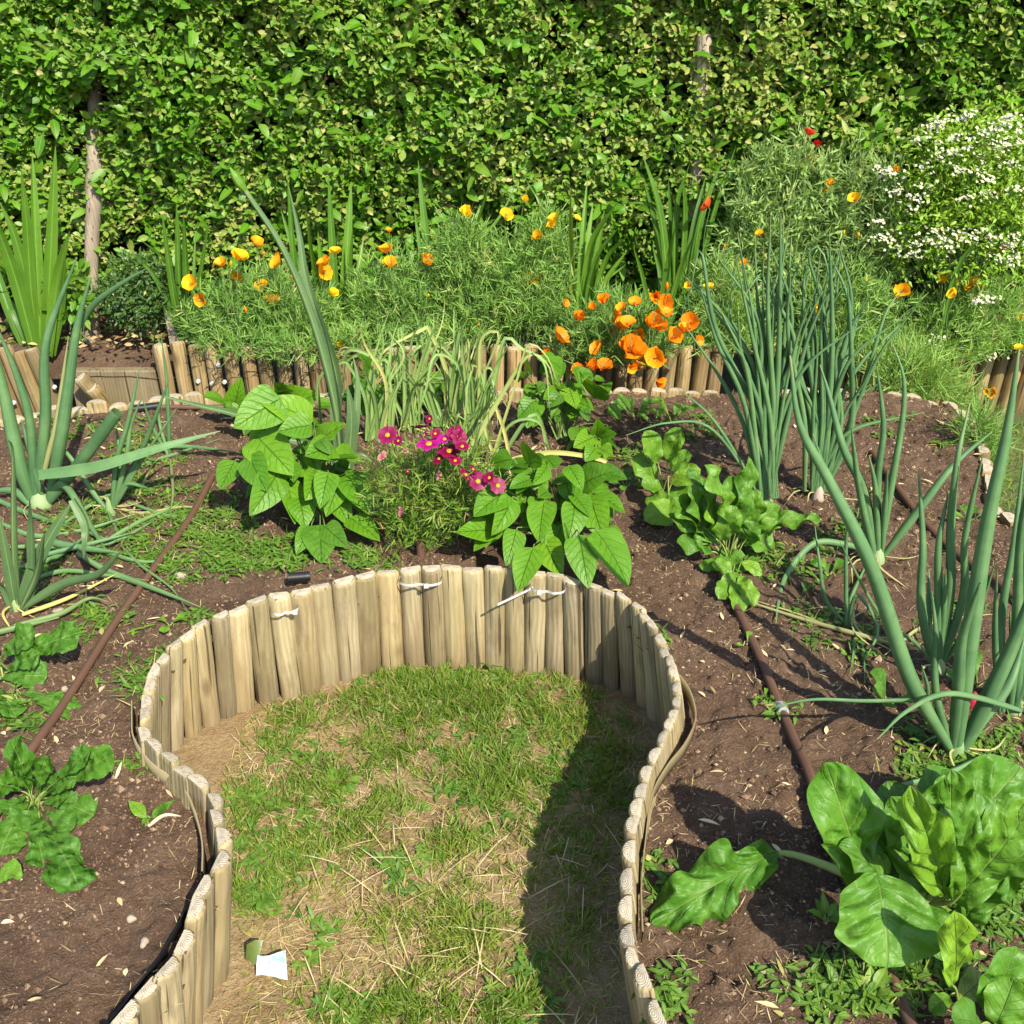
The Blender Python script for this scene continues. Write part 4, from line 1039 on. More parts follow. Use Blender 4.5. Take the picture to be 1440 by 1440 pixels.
# white-flowered bush
wb, wq = leafbush('white_flower_bush', 'large bush covered in tiny white blossoms at the end of the border', 'flowering bush', (1365, 300), 125, 150, 3.58, 1700, .026, 'bushleaf', .62, ry3=.20, shape='lance', ratio=.38, stems=40)
clus = [(1345,165),(1362,160),(1420,165),(1310,178),(1325,172),(1385,185),(1400,178),(1330,200),(1360,205),(1345,190),(1410,205),(1288,195),(1318,222),(1380,222),(1430,200),(1350,240),(1335,215),(1298,236),(1390,250),(1420,230),(1390,275),(1375,238),(1280,290),(1262,270),(1250,245),(1290,278),(1240,240),(1300,340),(1322,335),(1335,345),(1258,345),(1245,335),(1345,325),(1400,335),(1380,325),(1430,335),(1290,357),(1410,365),(1436,365),(1315,325),(1390,420),(1375,425),(1300,262),(1365,275),(1435,265),(1316,478),(1392,498),(1405,195),(1430,180),(1240,312),(1360,338),(1422,345)]
P = []
for cx, cy in clus:
    k = random.randint(14, 26)
    for _ in range(k):
        a, b_ = random.gauss(0, 9), random.gauss(0, 4.5)
        y = 3.58-.19*math.sqrt(max(0, 1-((cx+a-1365)/170)**2))+random.uniform(-.03, .03)
        P.append(PY(cx+a, cy+b_, y))
P = np.array(P); NF = len(P)
mb = MB(); ax = nrmz(np.array([.1, -.45, .85])+rng.normal(0, .3, (NF, 3)))
r1 = nrmz(np.cross(ax, [0.2, 1, .1])); r2 = np.cross(ax, r1)
for k in range(5):
    a = k*2*np.pi/5; rd = r1*math.cos(a)+r2*math.sin(a)
    leaves(mb, P, rd+ax*.25, ax-rd*.2, .0056*rng.uniform(.7, 1.25, NF), .0052, 'petal', n=3, m=3, bend=.5, fold=.1)
mb.build('blossoms', M['whitepetal'], wb)
# ------------------------------------------------------------------ onions and leeks
def onion(label, base, lv, cat='onion plant', name='onion_plant', mat='onion', neck=None, group=None, lean=.10, hue=.45, flat=.8, strapm=False, nlen=.05, nhue=.5):
    b = PZ(base[0], base[1], ZS); b[2] = soil_z(b[0], b[1]); zs = float(b[2]); Y = b[1]
    t = thing(name, label, cat, b, group); mb = MB()
    for item in lv:
        pts, wpx = item[0], item[1]; opt = item[2] if len(item) > 2 else {}
        ln = opt.get('lean', random.uniform(-lean, lean)); hh = opt.get('h', hue+random.uniform(-.2, .2)); dr = opt.get('dry', 0)
        gd = opt.get('g', False)
        P = []
        n = len(pts)
        for i, q in enumerate(pts):
            f = i/(n-1)
            if gd: 
                p = PZ(q[0], q[1], zs+opt.get('up', .012)+(q[2] if len(q) > 2 else 0)); p[2] = soil_z(p[0], p[1])+opt.get('up', .012)+(q[2] if len(q) > 2 else 0)
            else:
                p = PY(q[0], q[1], Y+(q[2] if len(q) > 2 else ln*f*f))
                if p[2] < zs+.008: p = PZ(q[0], q[1], zs+.008)
            P.append(p)
        P = np.array(P)
        if n > 2 and not gd: P[1:-1] += rng.normal(0, .0055, (n-2, 3)); P[1:-1, 2] = np.maximum(P[1:-1, 2], zs+.006)
        wm = wpx*pxm(P[0])*opt.get('k', .70)
        if opt.get('strap', strapm):
            strap(mb, P, wm, fold=opt.get('fold', random.uniform(.3, .7)), m=5, tint=(np.clip(hh, 0, 1), dr, 0), prof=opt.get('prof', lambda t_: np.clip(.8+.8*t_, 0, 1)*(1-t_**2.6)**.9), twist=random.uniform(-.5, .5), face=opt.get('face'))
        else:
            r = wm/2
            tube(mb, P, opt.get('r') and [x*r for x in opt['r']] or [r*.62, r*1.0, r*.97, r*.8, r*.55, r*.12], k=9, n=9*len(P)//2+6, tint=(np.clip(hh, 0, 1), dr, 0), flat=flat, cap=False)
    if neck:                                             # papery dead leaves round the foot
        for _ in range(random.randint(3, 6)):
            a = random.uniform(0, 6.28); L_ = random.uniform(.05, .14); q1 = b+np.array([math.cos(a), math.sin(a), 0])*L_*.5; q2 = b+np.array([math.cos(a+.5), math.sin(a+.5), 0])*L_
            q1[2] = float(soil_z(q1[0], q1[1]))+.022; q2[2] = float(soil_z(q2[0], q2[1]))+.008
            strap(mb, [b+[0, 0, .018], q1, q2], random.uniform(.003, .007), fold=.5, n=9, tint=(.6, random.uniform(.75, 1), 0), face=[.1, -.3, 1])
    mb.build('leaves', M[mat], t)
    if neck:
        mb = MB(); w_ = neck*pxm(b)
        tube(mb, [b-[0, 0, .015], b+[0, 0, nlen*.3], b+[0, 0, nlen]], [w_*.42, w_*.45, w_*.30, w_*.04], k=12, n=8, tint=(nhue, 0, 0)); mb.build('neck', M['bulb'], t)
    return t
G_ON = 'onion plants in the vegetable bed'
onion('big onion with thick upright leaves above the large chard', (1345,1060), [
    ([(1338,1055),(1290,950),(1227,800),(1173,683),(1127,600),(1111,500)], 38, {'lean': .05}),
    ([(1345,1055),(1352,930),(1380,760),(1416,610),(1433,490)], 40, {'lean': .06}), ([(1352,1055),(1390,970),(1425,890),(1470,780)], 36), ([(1340,1055),(1346,985),(1358,900),(1378,820)], 30), ([(1336,1050),(1318,960),(1322,880),(1310,830)], 20),
    ([(1420,1000),(1431,992),(1344,978),(1273,996),(1233,1040)], 13, {'lean': -.16}), ([(1310,990),(1282,991),(1210,982),(1150,985),(1080,996)], 9, {'lean': -.1}),
    ([(1350,1060),(1380,1010),(1415,960),(1440,900)], 30), ([(1384,1066),(1345,1082),(1300,1098),(1240,1112)], 20, {'g': 1, 'up': .02, 'h': .6}), ([(1330,1050),(1310,1000),(1300,960),(1296,935)], 16)], neck=36, nlen=.05, nhue=0, group=G_ON, hue=.36)
onion('onion with a bundle of upright leaves between the two thick onion leaves', (1318,940), [
    ([(1312,938),(1300,850),(1294,760),(1292,660)], 22), ([(1316,938),(1318,850),(1322,770),(1334,690)], 23), ([(1320,938),(1336,830),(1338,740),(1348,640),(1364,566)], 24, {'lean': .08}), ([(1322,938),(1352,840),(1364,760),(1382,640)], 20), ([(1316,938),(1308,880),(1306,800)], 18), ([(1318,938),(1326,860),(1330,800)], 18), ([(1318,940),(1290,900),(1240,872),(1180,760)], 8), ([(1324,938),(1372,860),(1400,790)], 12)], neck=26, nlen=.05, group=G_ON, hue=.5)
onion('onion with leaves fanning out in front of the far drip pipe', (1232,790), [
    ([(1230,785),(1215,700),(1193,627),(1165,560),(1153,513)], 24), ([(1233,785),(1232,680),(1236,600),(1233,515)], 19), ([(1236,785),(1250,690),(1266,600),(1270,543),(1255,483)], 18),
    ([(1240,785),(1290,715),(1340,650),(1395,607)], 20, {'lean': .1}), ([(1230,785),(1207,690),(1197,600)], 18), ([(1222,785),(1207,775),(1185,765),(1147,763),(1108,810),(1093,850),(1091,878)], 13, {'lean': -.10}),
    ([(1235,780),(1225,690),(1222,640)], 18), ([(1228,785),(1190,720),(1160,660),(1143,610)], 15), ([(1240,780),(1243,720),(1248,660)], 15), ([(1215,800),(1192,850),(1200,890),(1195,950)], 10, {'lean': -.15}), ([(1215,800),(1195,850),(1208,910),(1216,960)], 9, {'lean': -.15})], neck=26, group=G_ON, hue=.42)
L1 = []
for i in range(32):
    x0 = 1080+random.gauss(0, 7); f = random.uniform(-1, 1)
    tx = 1085+120*f+random.gauss(0, 14); ty = 300+110*abs(f)**1.3+random.uniform(0, 150)*random.random()
    L1.append(([(x0,700), (x0+(tx-x0)*.22+random.gauss(0, 5), 590), (x0+(tx-x0)*.58+random.gauss(0, 16), 590-(590-ty)*.55), (tx+random.gauss(0, 6), ty)]+([(tx+14*(1 if f > 0 else -1), ty-6), (tx+30*(1 if f > 0 else -1), ty+random.uniform(10, 60))] if random.random() < .16 else []), random.uniform(8, 15), {}))
L1 += [([(1072,700),(1045,570),(1010,480),(985,405)], 14), ([(1070,700),(1050,600),(1010,530),(966,462)], 13), ([(1068,700),(1040,640),(1000,590),(952,545)], 10), ([(1085,690),(1095,500),(1098,300)], 15), ([(1082,690),(1088,480),(1112,302)], 12), ([(1078,700),(1070,550),(1065,400),(1062,330)], 12), ([(1066,690),(1000,600),(940,595),(880,612)], 8, {'lean': -.1})]
onion('very tall onion clump in front of the border, leaves in a dense fan', (1078,705), L1, neck=22, group=G_ON, hue=.5)
L2 = []
for i in range(28):
    x0 = 1152+random.gauss(0, 6); f = random.uniform(-.5, 1.1)
    tx = 1165+100*f+random.gauss(0, 14); ty = 330+110*abs(f)**1.2+random.uniform(0, 120)*random.random()
    L2.append(([(x0,690), (x0+(tx-x0)*.22+random.gauss(0, 5), 590), (x0+(tx-x0)*.6+random.gauss(0, 16), 590-(590-ty)*.6), (tx+random.gauss(0, 6), ty)]+([(tx+12, ty-5), (tx+26, ty+random.uniform(10, 60))] if random.random() < .14 else []), random.uniform(8, 15), {}))
L2 += [([(1158,690),(1200,560),(1245,440),(1262,415)], 14), ([(1160,690),(1225,520),(1290,430)], 11), ([(1160,690),(1195,600),(1200,500),(1192,400)], 17, {'lean': -.08}), ([(1158,690),(1172,500),(1166,325)], 15), ([(1150,690),(1165,640),(1200,600),(1300,580)], 10)]
onion('tall onion clump with a pinkish white neck, leaves leaning towards the white bush', (1150,700), L2, neck=20, nlen=.05, nhue=.9, group=G_ON, hue=.45)
onion('dark green onion at the edge behind the big onion', (1425,1000), [
    ([(1410,1000),(1406,880),(1420,760),(1440,640)], 20), ([(1420,1000),(1425,880),(1432,760),(1450,660)], 24), ([(1430,1000),(1440,860),(1455,700)], 26), ([(1405,1000),(1398,900),(1402,800)], 16), ([(1425,1000),(1455,900),(1490,820)], 24), ([(1432,1000),(1428,930),(1420,860)], 20)], neck=26, group=G_ON, hue=.2)
onion('yellowing onion leaf trail lying across the soil under the thick onion leaf', (1265,905), [
    ([(1265,905),(1200,893),(1130,868),(1040,845)], 11, {'g': 1, 'dry': .55, 'up': .015}), ([(1262,900),(1190,890),(1120,860),(1060,848)], 8, {'g': 1, 'dry': .7, 'up': .008}), ([(1260,908),(1290,880),(1330,868),(1400,862)], 9, {'g': 1, 'dry': .7})], group=G_ON)
onion('onion with drooping thin leaves in the gap between the mid chard and the big onion', (1195,880), [
    ([(1190,880),(1185,820),(1192,760),(1200,700)], 11), ([(1192,880),(1165,840),(1150,790),(1146,740)], 9), ([(1192,880),(1205,840),(1230,880),(1215,930)], 9, {'lean': -.1})], neck=14, group=G_ON)
# left of the lawn
onion('tall onion with thick leaves rising past the leaning log edging', (58,710), [
    ([(50,705),(60,590),(72,483),(108,362)], 27, {'lean': .05, 'r': (.8, 1, .9, .6, .12)}), ([(70,700),(88,600),(108,470),(127,390)], 30, {'lean': .04}), ([(45,705),(25,640),(5,545),(-14,470)], 34), ([(48,700),(44,590),(20,520),(-8,452)], 22),
    ([(68,705),(110,655),(165,580)], 24, {'r': (.8, .95, 1, 1, .95)}), ([(55,668,-.06),(100,662,-.08),(150,655,-.09),(233,627,-.06),(310,606,0)], 25, {'strap': True, 'fold': .25, 'h': .6}), ([(52,705),(66,640),(80,590),(96,475)], 14, {'dry': .55}),
    ([(100,480,.08),(122,440,.06),(150,408,.02),(205,378,-.02)], 13, {'h': .5}), ([(42,710),(20,690),(-10,690)], 20), ([(60,700),(48,640),(30,590)], 22), ([(64,705),(90,680),(125,745),(150,775)], 18, {'lean': -.12})], neck=36, group=G_ON, hue=.4, mat='onion')
onion('blue-green leek with splayed folded leaves near the frame edge', (25,860), [
    ([(22,855),(10,790),(-4,715)], 25, {'strap': True}), ([(30,855),(62,780),(103,702)], 34, {'strap': True, 'fold': .4}), ([(103,702),(117,730),(122,760),(118,785)], 26, {'strap': True, 'lean': -.1}), ([(26,855),(25,780),(16,640),(12,620)], 16, {}),
    ([(32,855),(85,825),(138,806),(170,775)], 20, {'lean': -.1}), ([(45,800),(44,740),(42,700)], 22, {'strap': True}), ([(20,860),(0,820),(-25,800)], 26, {'strap': True}), ([(30,855),(50,800),(62,750)], 18), ([(30,860),(100,838),(167,808)], 12, {'g': 1, 'dry': .9, 'up': .02, 'strap': True}),
    ([(20,878),(83,863),(125,842),(152,846)], 13, {'g': 1, 'up': .02, 'h': .8}), ([(-20,895),(30,880),(83,868)], 14, {'g': 1, 'up': .015, 'h': .7})], mat='leek', cat='leek plant', name='leek_plant', neck=22, hue=.3, nlen=.04)
onion('onion with narrow upright leaves in the middle of the weedy soil', (155,717), [
    ([(158,715),(168,650),(182,590),(197,515)], 14), ([(160,715),(180,640),(190,600),(201,555)], 14), ([(160,715),(190,650),(213,590),(238,533)], 15), ([(160,715),(200,650),(248,575)], 11), ([(150,717),(128,690),(90,640),(60,615)], 13),
    ([(156,715),(170,680),(200,686),(212,690)], 10, {'lean': -.08}), ([(152,720),(165,760),(120,770)], 8, {'g': 1}), ([(158,700),(163,660),(163,595)], 13)], neck=16, group=G_ON, hue=.6, nlen=.05, nhue=.2)
onion('small onion of a few thin leaves behind the narrow-leaved onion', (238,645), [
    ([(238,640),(240,590),(233,530),(227,475)], 11), ([(238,640),(228,600),(222,570)], 9), ([(236,640),(218,600),(200,560)], 9), ([(240,650),(243,690),(238,720)], 8, {'g': 1, 'dry': .3})], neck=10, group=G_ON, hue=.6)
onion('spread of fallen onion leaves lying flat over the weeds', (120,790), [
    ([(110,782),(150,800),(215,830),(283,857)], 15, {'g': 1, 'up': .022}), ([(133,765),(195,735),(240,712),(262,700)], 10, {'g': 1, 'up': .015, 'h': .9}), ([(180,706),(230,720),(270,730),(302,742)], 8, {'g': 1, 'up': .012, 'h': .8}), ([(60,760),(100,770),(170,778)], 18, {'g': 1, 'up': .02}),
    ([(15,770),(60,768),(120,766),(200,790),(255,779)], 13, {'g': 1, 'up': .016}), ([(170,765),(200,800),(240,830),(260,855)], 8, {'g': 1, 'up': .012, 'h': .9}), ([(120,745),(160,758),(200,742),(225,725)], 9, {'g': 1}), ([(200,640),(260,632),(330,640)], 10, {'g': 1, 'up': .012, 'h': .5}), ([(190,660),(250,640),(310,618)], 8, {'g': 1, 'up': .012, 'h': .6}),
    ([(-10,730),(50,750),(120,742),(190,725)], 12, {'g': 1, 'up': .016}), ([(30,820),(90,806),(150,812),(210,822)], 11, {'g': 1, 'up': .014, 'h': .7}), ([(90,735),(150,700),(230,672)], 9, {'g': 1, 'up': .014}), ([(140,700),(190,715),(260,712),(300,722)], 8, {'g': 1, 'dry': .6}), ([(40,790),(110,772),(190,748)], 11, {'g': 1, 'up': .02}), ([(-10,700),(40,720),(100,745)], 14, {'g': 1, 'up': .016}), ([(20,800),(80,780),(130,740)], 12, {'g': 1, 'up': .02, 'h': .6}), ([(185,715),(215,660),(240,640)], 7, {'g': 1, 'dry': .8})], group=G_ON, hue=.55)
# the flowering leek
lk = onion('tall leek with a bent flower stalk and a closed pointed bud', (482,668), [
    ([(482,665),(478,590),(470,520),(440,400),(418,330),(406,262)], 28, {'strap': True, 'fold': .5, 'lean': .06, 'h': .25}), ([(480,660),(472,560),(452,470),(440,420)], 26, {'strap': True, 'fold': .4, 'h': .3}), ([(484,665),(498,600),(502,540),(496,500)], 22, {'strap': True, 'h': .3}),
    ([(476,655),(430,625),(390,615),(340,590),(280,568),(212,553)], 22, {'strap': True, 'lean': -.14, 'h': .25}), ([(488,665),(490,590),(488,540)], 30, {'strap': True, 'fold': .3}), ([(486,665),(510,640),(530,655)], 14, {'strap': True}), ([(478,660),(455,610),(448,540)], 16, {'strap': True})],
    mat='leek', cat='leek plant', name='leek_plant', neck=30, nlen=.12, nhue=.1, hue=.3)
Yl = PZ(482, 668, ZS)[1]
mb = MB(); tube(mb, [PY(480,640,Yl), PY(470,560,Yl), PY(440,450,Yl), PY(398,350,Yl), PY(345,268,Yl)], [.013, .0125, .011, .0085, .0065], k=10, n=30, tint=(.3, 0, 0)); mb.build('flower_stalk', M['leek'], lk)
mb = MB(); tube(mb, [PY(346,269,Yl), PY(339,260,Yl), PY(331,248,Yl), PY(323,235,Yl)], [.006, .013, .011, .001], k=10, n=12, tint=(.8, 0, 0)); mb.build('flower_bud', M['iris'], lk)
# garlic / leek tangle
def garlic(label, base, n, xr, hr, arch, dryp, w_=(6, 11), group='garlic plants with thin drying leaves'):
    lv = []
    for i in range(n):
        x0 = base[0]+random.gauss(0, 9); y0 = base[1]; dx = random.uniform(*xr); h = random.uniform(*hr); dr = random.choice([.25, .4, .6]) if random.random() < dryp else 0
        j = lambda a=8: random.gauss(0, a)
        u_ = random.random()
        if u_ < arch*.4: pts = [(x0,y0), (x0+dx*.25+j(5), y0-h*.55), (x0+dx*.6+j(5), y0-h*.98), (x0+dx*.95+j(), y0-h*1.02+j()), (x0+dx*1.4+j(), y0-h*random.uniform(.55, .85)), (x0+dx*1.6+j(), y0-h*random.uniform(.1, .55))]
        elif u_ < arch*.45: pts = [(x0,y0), (x0+dx*.25+j(4), y0-h*.6), (x0+dx*.45+j(4), y0-h), (x0+dx*.62+j(4), y0-h*.97), (x0+dx*.9+j(5), y0-h*random.uniform(.3, .7))]
        else: pts = [(x0,y0), (x0+dx*.2+j(5), y0-h*.5), (x0+dx*.5+j(6), y0-h*.85), (x0+dx*random.uniform(.4, .9)+j(), y0-h*1.1)]
        lv.append((pts, random.uniform(*w_), {'dry': dr, 'h': random.uniform(.2, .8), 'strap': True}))
    return lv
for lab, bs_, a in [('garlic plant with pale upright leaves beside the tall leek', (535,620), garlic('', (535,620), 14, (-60, 60), (70, 178), .3, .15)),
                    ('garlic plant with yellow streaked leaves in front of the border edging', (578,605), garlic('', (578,605), 18, (-85, 80), (75, 175), .35, .22)),
                    ('garlic plant with arching grey-green leaves behind the purple flowers', (632,600), garlic('', (632,600), 20, (-90, 100), (70, 170), .45, .18)),
                    ('garlic plant with long leaves drooping over the bean plant', (672,625), garlic('', (672,625), 15, (-60, 105), (60, 160), .6, .22))]:
    onion(lab, bs_, a, mat='garlic', cat='garlic plant', name='garlic_plant', hue=.5, lean=.12, group='garlic plants with thin drying leaves', neck=14, nhue=.2)
onion('garlic with bent bright yellow leaves between the purple flowers and the bean', (700,660), [
    ([(700,655),(735,643),(790,642),(850,652),(890,672),(908,695)], 12, {'strap': True, 'dry': .75, 'lean': -.12}), ([(695,565),(712,610),(716,650),(718,690)], 9, {'strap': True, 'dry': .9, 'lean': -.05}), ([(640,668),(700,560),(740,500),(772,515),(778,540)], 11, {'strap': True, 'dry': .35}),
    ([(700,655),(680,600),(700,560),(715,575)], 8, {'strap': True, 'dry': .85}), ([(700,655),(740,590),(762,600),(772,660)], 11, {'strap': True, 'h': .2}), ([(690,650),(720,600),(755,595),(775,640)], 9, {'strap': True, 'h': .3}), ([(690,650),(720,540),(745,488),(768,500),(782,535)], 7, {'strap': True, 'dry': .6})],
    mat='garlic', cat='garlic plant', name='garlic_plant', group='garlic plants with thin drying leaves', neck=14, nhue=.2)

# ------------------------------------------------------------------ bean plants
def bean(label, base, lvs, filler=0, ell=None, hue=.5, group='bush bean plants'):
    b = PZ(base[0], base[1], ZS); b[2] = soil_z(b[0], b[1]); Y = b[1]
    t = thing('bean_plant', label, 'bean plant', b, group); mb = MB(); ms = MB(); tips = []
    for (bx, by, tx, ty, wpx) in lvs:
        y0 = Y+random.uniform(-.05, .05)-max(0, (ty-base[1]+60))*.0012
        p = PY(bx, by, y0); q = PY(tx, ty, y0-.035-random.uniform(0, .03)-.05*max(0, (ty-by)/70.))
        if p[2] < b[2]+.02: p = PZ(bx, by, b[2]+.02)
        if q[2] < b[2]-.0 and ty < 790: q = PZ(tx, ty, b[2]+.012)
        d = q-p; sz_ = random.uniform(.74, 1.04); L = np.linalg.norm(d)*sz_; W = wpx*pxm(p)*1.04*sz_
        n_ = nrmz(CAM-p)*.55+np.array([.25, -.1, .75])*.8+rng.normal(0, .34, 3)
        bd = random.uniform(.15, .75)
        leaves(mb, p, d+nrmz(n_)*L*bd*.45, n_, L*1.03, min(max(W, L*.6), L*.92), 'bean', n=15, m=9, bend=bd, fold=random.uniform(.08, .28), quilt=.020, qn=7, wave=.012, wavef=1.3, crump=.012, tint=tints([hue+random.gauss(0, .16)]))
        tips.append(p)
    if filler:
        cx, cy, rx, ry = ell; c = PY(cx, cy, Y+.02); k = pxm(c)
        for i in range(filler):
            d0 = rdir(1, -.5, 1)[0]; p = c+d0*np.array([rx*k, .09, ry*k])*random.random()**.5; p[1] += random.uniform(-.06, .06); p[2] = max(p[2], b[2]+.04)
            n_ = np.array([.25, -.45, .8])+rng.normal(0, .35, 3); dr = nrmz(d0*[1, 1, .3]+np.array([0, -.3, -.45])+rng.normal(0, .4, 3))
            L = random.uniform(.035, .080)
            leaves(mb, p, dr, n_, L, L*.78, 'bean', n=11, m=7, bend=random.uniform(.1, .8), fold=.25, quilt=.020, qn=7, crump=.012, tint=tints([hue-.12+random.gauss(0, .16)]))
            tips.append(p)
    for p in tips:
        m_ = b*.5+p*.5+[random.gauss(0, .015), random.uniform(0, .03), .02]
        tube(ms, [b+[random.gauss(0, .01), random.gauss(0, .01), 0], m_, p+[0, 0.004, .004], p], [.0032, .002, .0014], k=6, n=12)
    mb.build('leaves', M['bean'], t); ms.build('stems', M['redstem'], t)
LB = [(395,560,328,602,62),(440,592,348,547,64),(438,598,378,608,58),(443,628,480,588,46),(360,613,409,664,62),(398,648,449,668,46),(330,648,308,690,40),(390,666,352,724,48),(446,666,428,708,52),(400,672,417,734,42),(462,664,450,716,36),(480,674,454,736,42),(488,668,527,732,62),(492,728,541,763,46),(450,738,452,791,52),(438,740,416,780,28),(456,740,492,772,38),(455,650,512,640,38),(500,640,470,640,36),(350,640,372,690,44),(470,700,500,752,44),(420,700,430,745,42),(380,600,350,640,50),(470,630,430,640,50)]
bean('large bush bean plant with big bright leaves beside the leek stalk', (445,725), LB, 60, (425,655,84,82), .5)
bean('bush bean tucked behind the large bean, in front of the low log rim', (345,600), [(330,578,336,534,36),(316,566,290,553,30),(400,562,384,532,42),(372,560,420,540,44),(318,572,345,590,34),(400,575,440,555,60),(430,580,470,570,50)], 14, (385,570,75,30), .55)
RB = [(746,657,738,606,44),(710,692,655,732,60),(700,742,658,781,38),(692,745,643,748,36),(726,745,711,800,30),(750,770,727,836,46),(765,705,757,762,44),(808,708,798,772,48),(764,760,793,816,46),(814,752,830,840,56),(838,746,886,826,64),(848,746,884,765,38),(808,678,853,706,46),(818,682,864,658,58),(838,694,884,724,34),(750,663,773,707,38),(720,688,757,702,30),(757,660,716,682,36),(738,703,711,727,22),(800,655,822,692,32),(806,688,790,732,24),(770,655,745,690,30),(830,700,850,760,44),(790,740,770,790,36),(720,700,690,760,40),(740,650,770,640,34)]
bean('bush bean plant hanging its pointed leaves over the half logs', (790,770), RB, 62, (775,700,84,72), .46)
BB = [(740,520,735,482,42),(755,545,735,560,36),(800,545,812,580,42),(835,560,840,525,46),(815,600,812,632,34),(845,620,848,650,30),(855,600,838,620,26),(750,560,742,600,36),(850,540,855,560,36),(790,520,770,500,34),(800,560,780,540,36),(760,500,790,520,34)]
bean('bush bean plant behind, between the garlic leaves and the deep orange poppies', (790,612), BB, 34, (790,560,68,65), .5)
bean('low bean seedling clump under the orange poppies at the log rim', (840,640), [(835,615,808,628,32),(840,620,860,608,28),(838,630,822,650,30),(842,630,862,640,26),(838,612,842,590,26)], 5, (838,622,26,18), .55)
bean('bean plant half hidden behind the garlic leaves near the leek', (530,560), [(520,520,505,490,28),(540,530,548,495,28),(530,545,520,570,36),(510,530,500,555,30)], 46, (590,560,110,42), .42)

# ------------------------------------------------------------------ purple cosmos
def cosmos_mesh(mat, seed, n=8):
    mb = MB(); a = np.arange(n)*2*np.pi/n+seed; rd = np.stack([np.cos(a), np.sin(a), 0*a], 1); up = np.array([0, 0, 1.])
    leaves(mb, rd*.12, rd+up*(.12+.1*math.sin(seed)), up-rd*.1+rng.normal(0, .1, (n, 3)), 1., .78, 'cosmos', n=6, m=5, bend=rng.uniform(-.3, .4, n), fold=.12, wave=.03)
    o = mb.build('petals', M[mat]); me = o.data; bpy.data.objects.remove(o); return me
def disc_mesh():
    mb = MB(); u = np.linspace(0, np.pi/2, 5); v = np.linspace(0, 2*np.pi, 13); U, V = np.meshgrid(u, v, indexing='ij')
    mb.grids(np.stack([.27*np.sin(U)*np.cos(V), .27*np.sin(U)*np.sin(V), .16*np.cos(U)+.04], -1)[None], np.zeros((5, 13, 2)))
    q = rdir(40, .2, 1)*[.24, .24, .2]; leaves(mb, q, nrmz(q)+[0, 0, .5], rdir(40), .09, .05, 'lance', n=3, m=2)
    o = mb.build('flower_centre', M['disc']); me = o.data; bpy.data.objects.remove(o); return me
CM = {m: [cosmos_mesh(m, s) for s in (0, 1, 2)] for m in ('magenta', 'pinkmag', 'faded')}; DM = disc_mesh()
cb_ = PZ(610, 765, ZS); cb_[2] = soil_z(cb_[0], cb_[1]); Yc = cb_[1]
ct = thing('cosmos_plant', 'bushy cosmos plant with magenta purple daisy flowers between two bean plants', 'cosmos plant', cb_)
mb = MB(); ms = MB()
for (cx, cy, rx, ry, m, hu) in [(600,712,66,46,260,.5), (570,690,50,40,110,.5), (645,700,50,42,120,.45), (610,662,72,30,110,.55), (640,640,50,28,55,.65), (590,748,42,20,70,.5), (545,660,22,30,36,.55), (680,690,30,30,40,.5), (560,735,30,24,40,.5)]:
    c = PY(cx, cy, Yc); k = pxm(c); d = rdir(m); q = c+d*np.array([rx*k, .11, ry*k])*(rng.random(m)**.45)[:, None]; q[:, 2] = np.maximum(q[:, 2], cb_[2]+.02)
    od = nrmz(d*.6+[0, -.2, .7]+rng.normal(0, .4, (m, 3))); tt = tints(rng.normal(hu, .2, m), .07)
    for j in range(7): leaves(mb, q+od*.006*j, nrmz(od+rng.normal(0, .65, (m, 3))), rdir(m), .030*rng.uniform(.6, 1.15, m), .0032, 'strip', n=3, m=2, bend=rng.uniform(-.7, .9, m), tint=tt)
    for j in range(m//10):
        e = q[rng.integers(m)]; tube(ms, [cb_+[random.gauss(0, .02), random.gauss(0, .02), 0], cb_*.4+e*.6, e], [.0025, .0012], k=5, n=8)
for (x, y, s, mt) in [(545,612,30,'magenta'),(590,602,28,'magenta'),(603,625,38,'pinkmag'),(632,635,36,'magenta'),(640,610,28,'magenta'),(618,645,24,'magenta'),(645,615,26,'magenta'),(537,643,22,'faded'),(570,635,16,'faded'),(604,589,14,'magenta'),(616,667,22,'faded'),(565,720,20,'faded'),(655,668,24,'magenta'),(672,677,30,'magenta'),(700,683,26,'magenta'),(573,663,10,'magenta'),(665,660,18,'magenta'),(625,618,24,'pinkmag'),(612,610,18,'magenta'),(650,628,22,'magenta'),(597,612,20,'pinkmag'),(640,648,20,'magenta'),(560,620,16,'magenta'),(688,672,20,'magenta')]:
    p = PY(x, y, Yc-random.uniform(.06, .13)); size = s*pxm(p)*.43; ax = face_dir(p, .5, .42)
    tube(ms, [cb_*.55+p*.45+[random.gauss(0, .02), .03, 0], cb_*.2+p*.8+[random.gauss(0, .01), .01, 0], p-ax*.01, p], [.0018, .0012], k=5, n=9)
    o = put(random.choice(CM[mt]), 'flower', ct, p, size, ax)
    if mt == 'faded': o.scale = (size*.8, size*.5, size*2.2)
    else:
        c_ = bpy.data.objects.new('flower_centre', DM); COL.objects.link(c_); c_.parent = o
for i in range(26):
    p = PY(random.uniform(585, 700), random.uniform(575, 680), Yc+random.uniform(-.08, .06)); 
    tube(ms, [cb_*.5+p*.5+[random.gauss(0, .03), 0, 0], p], [.0014, .001], k=4, n=6)
    put(BUD['bud'], 'seed_head', ct, p, random.uniform(.006, .009), (random.gauss(0, .4), random.gauss(0, .4), 1))
mb.build('foliage', M['cosfol'], ct); ms.build('stems', M['stem'], ct)

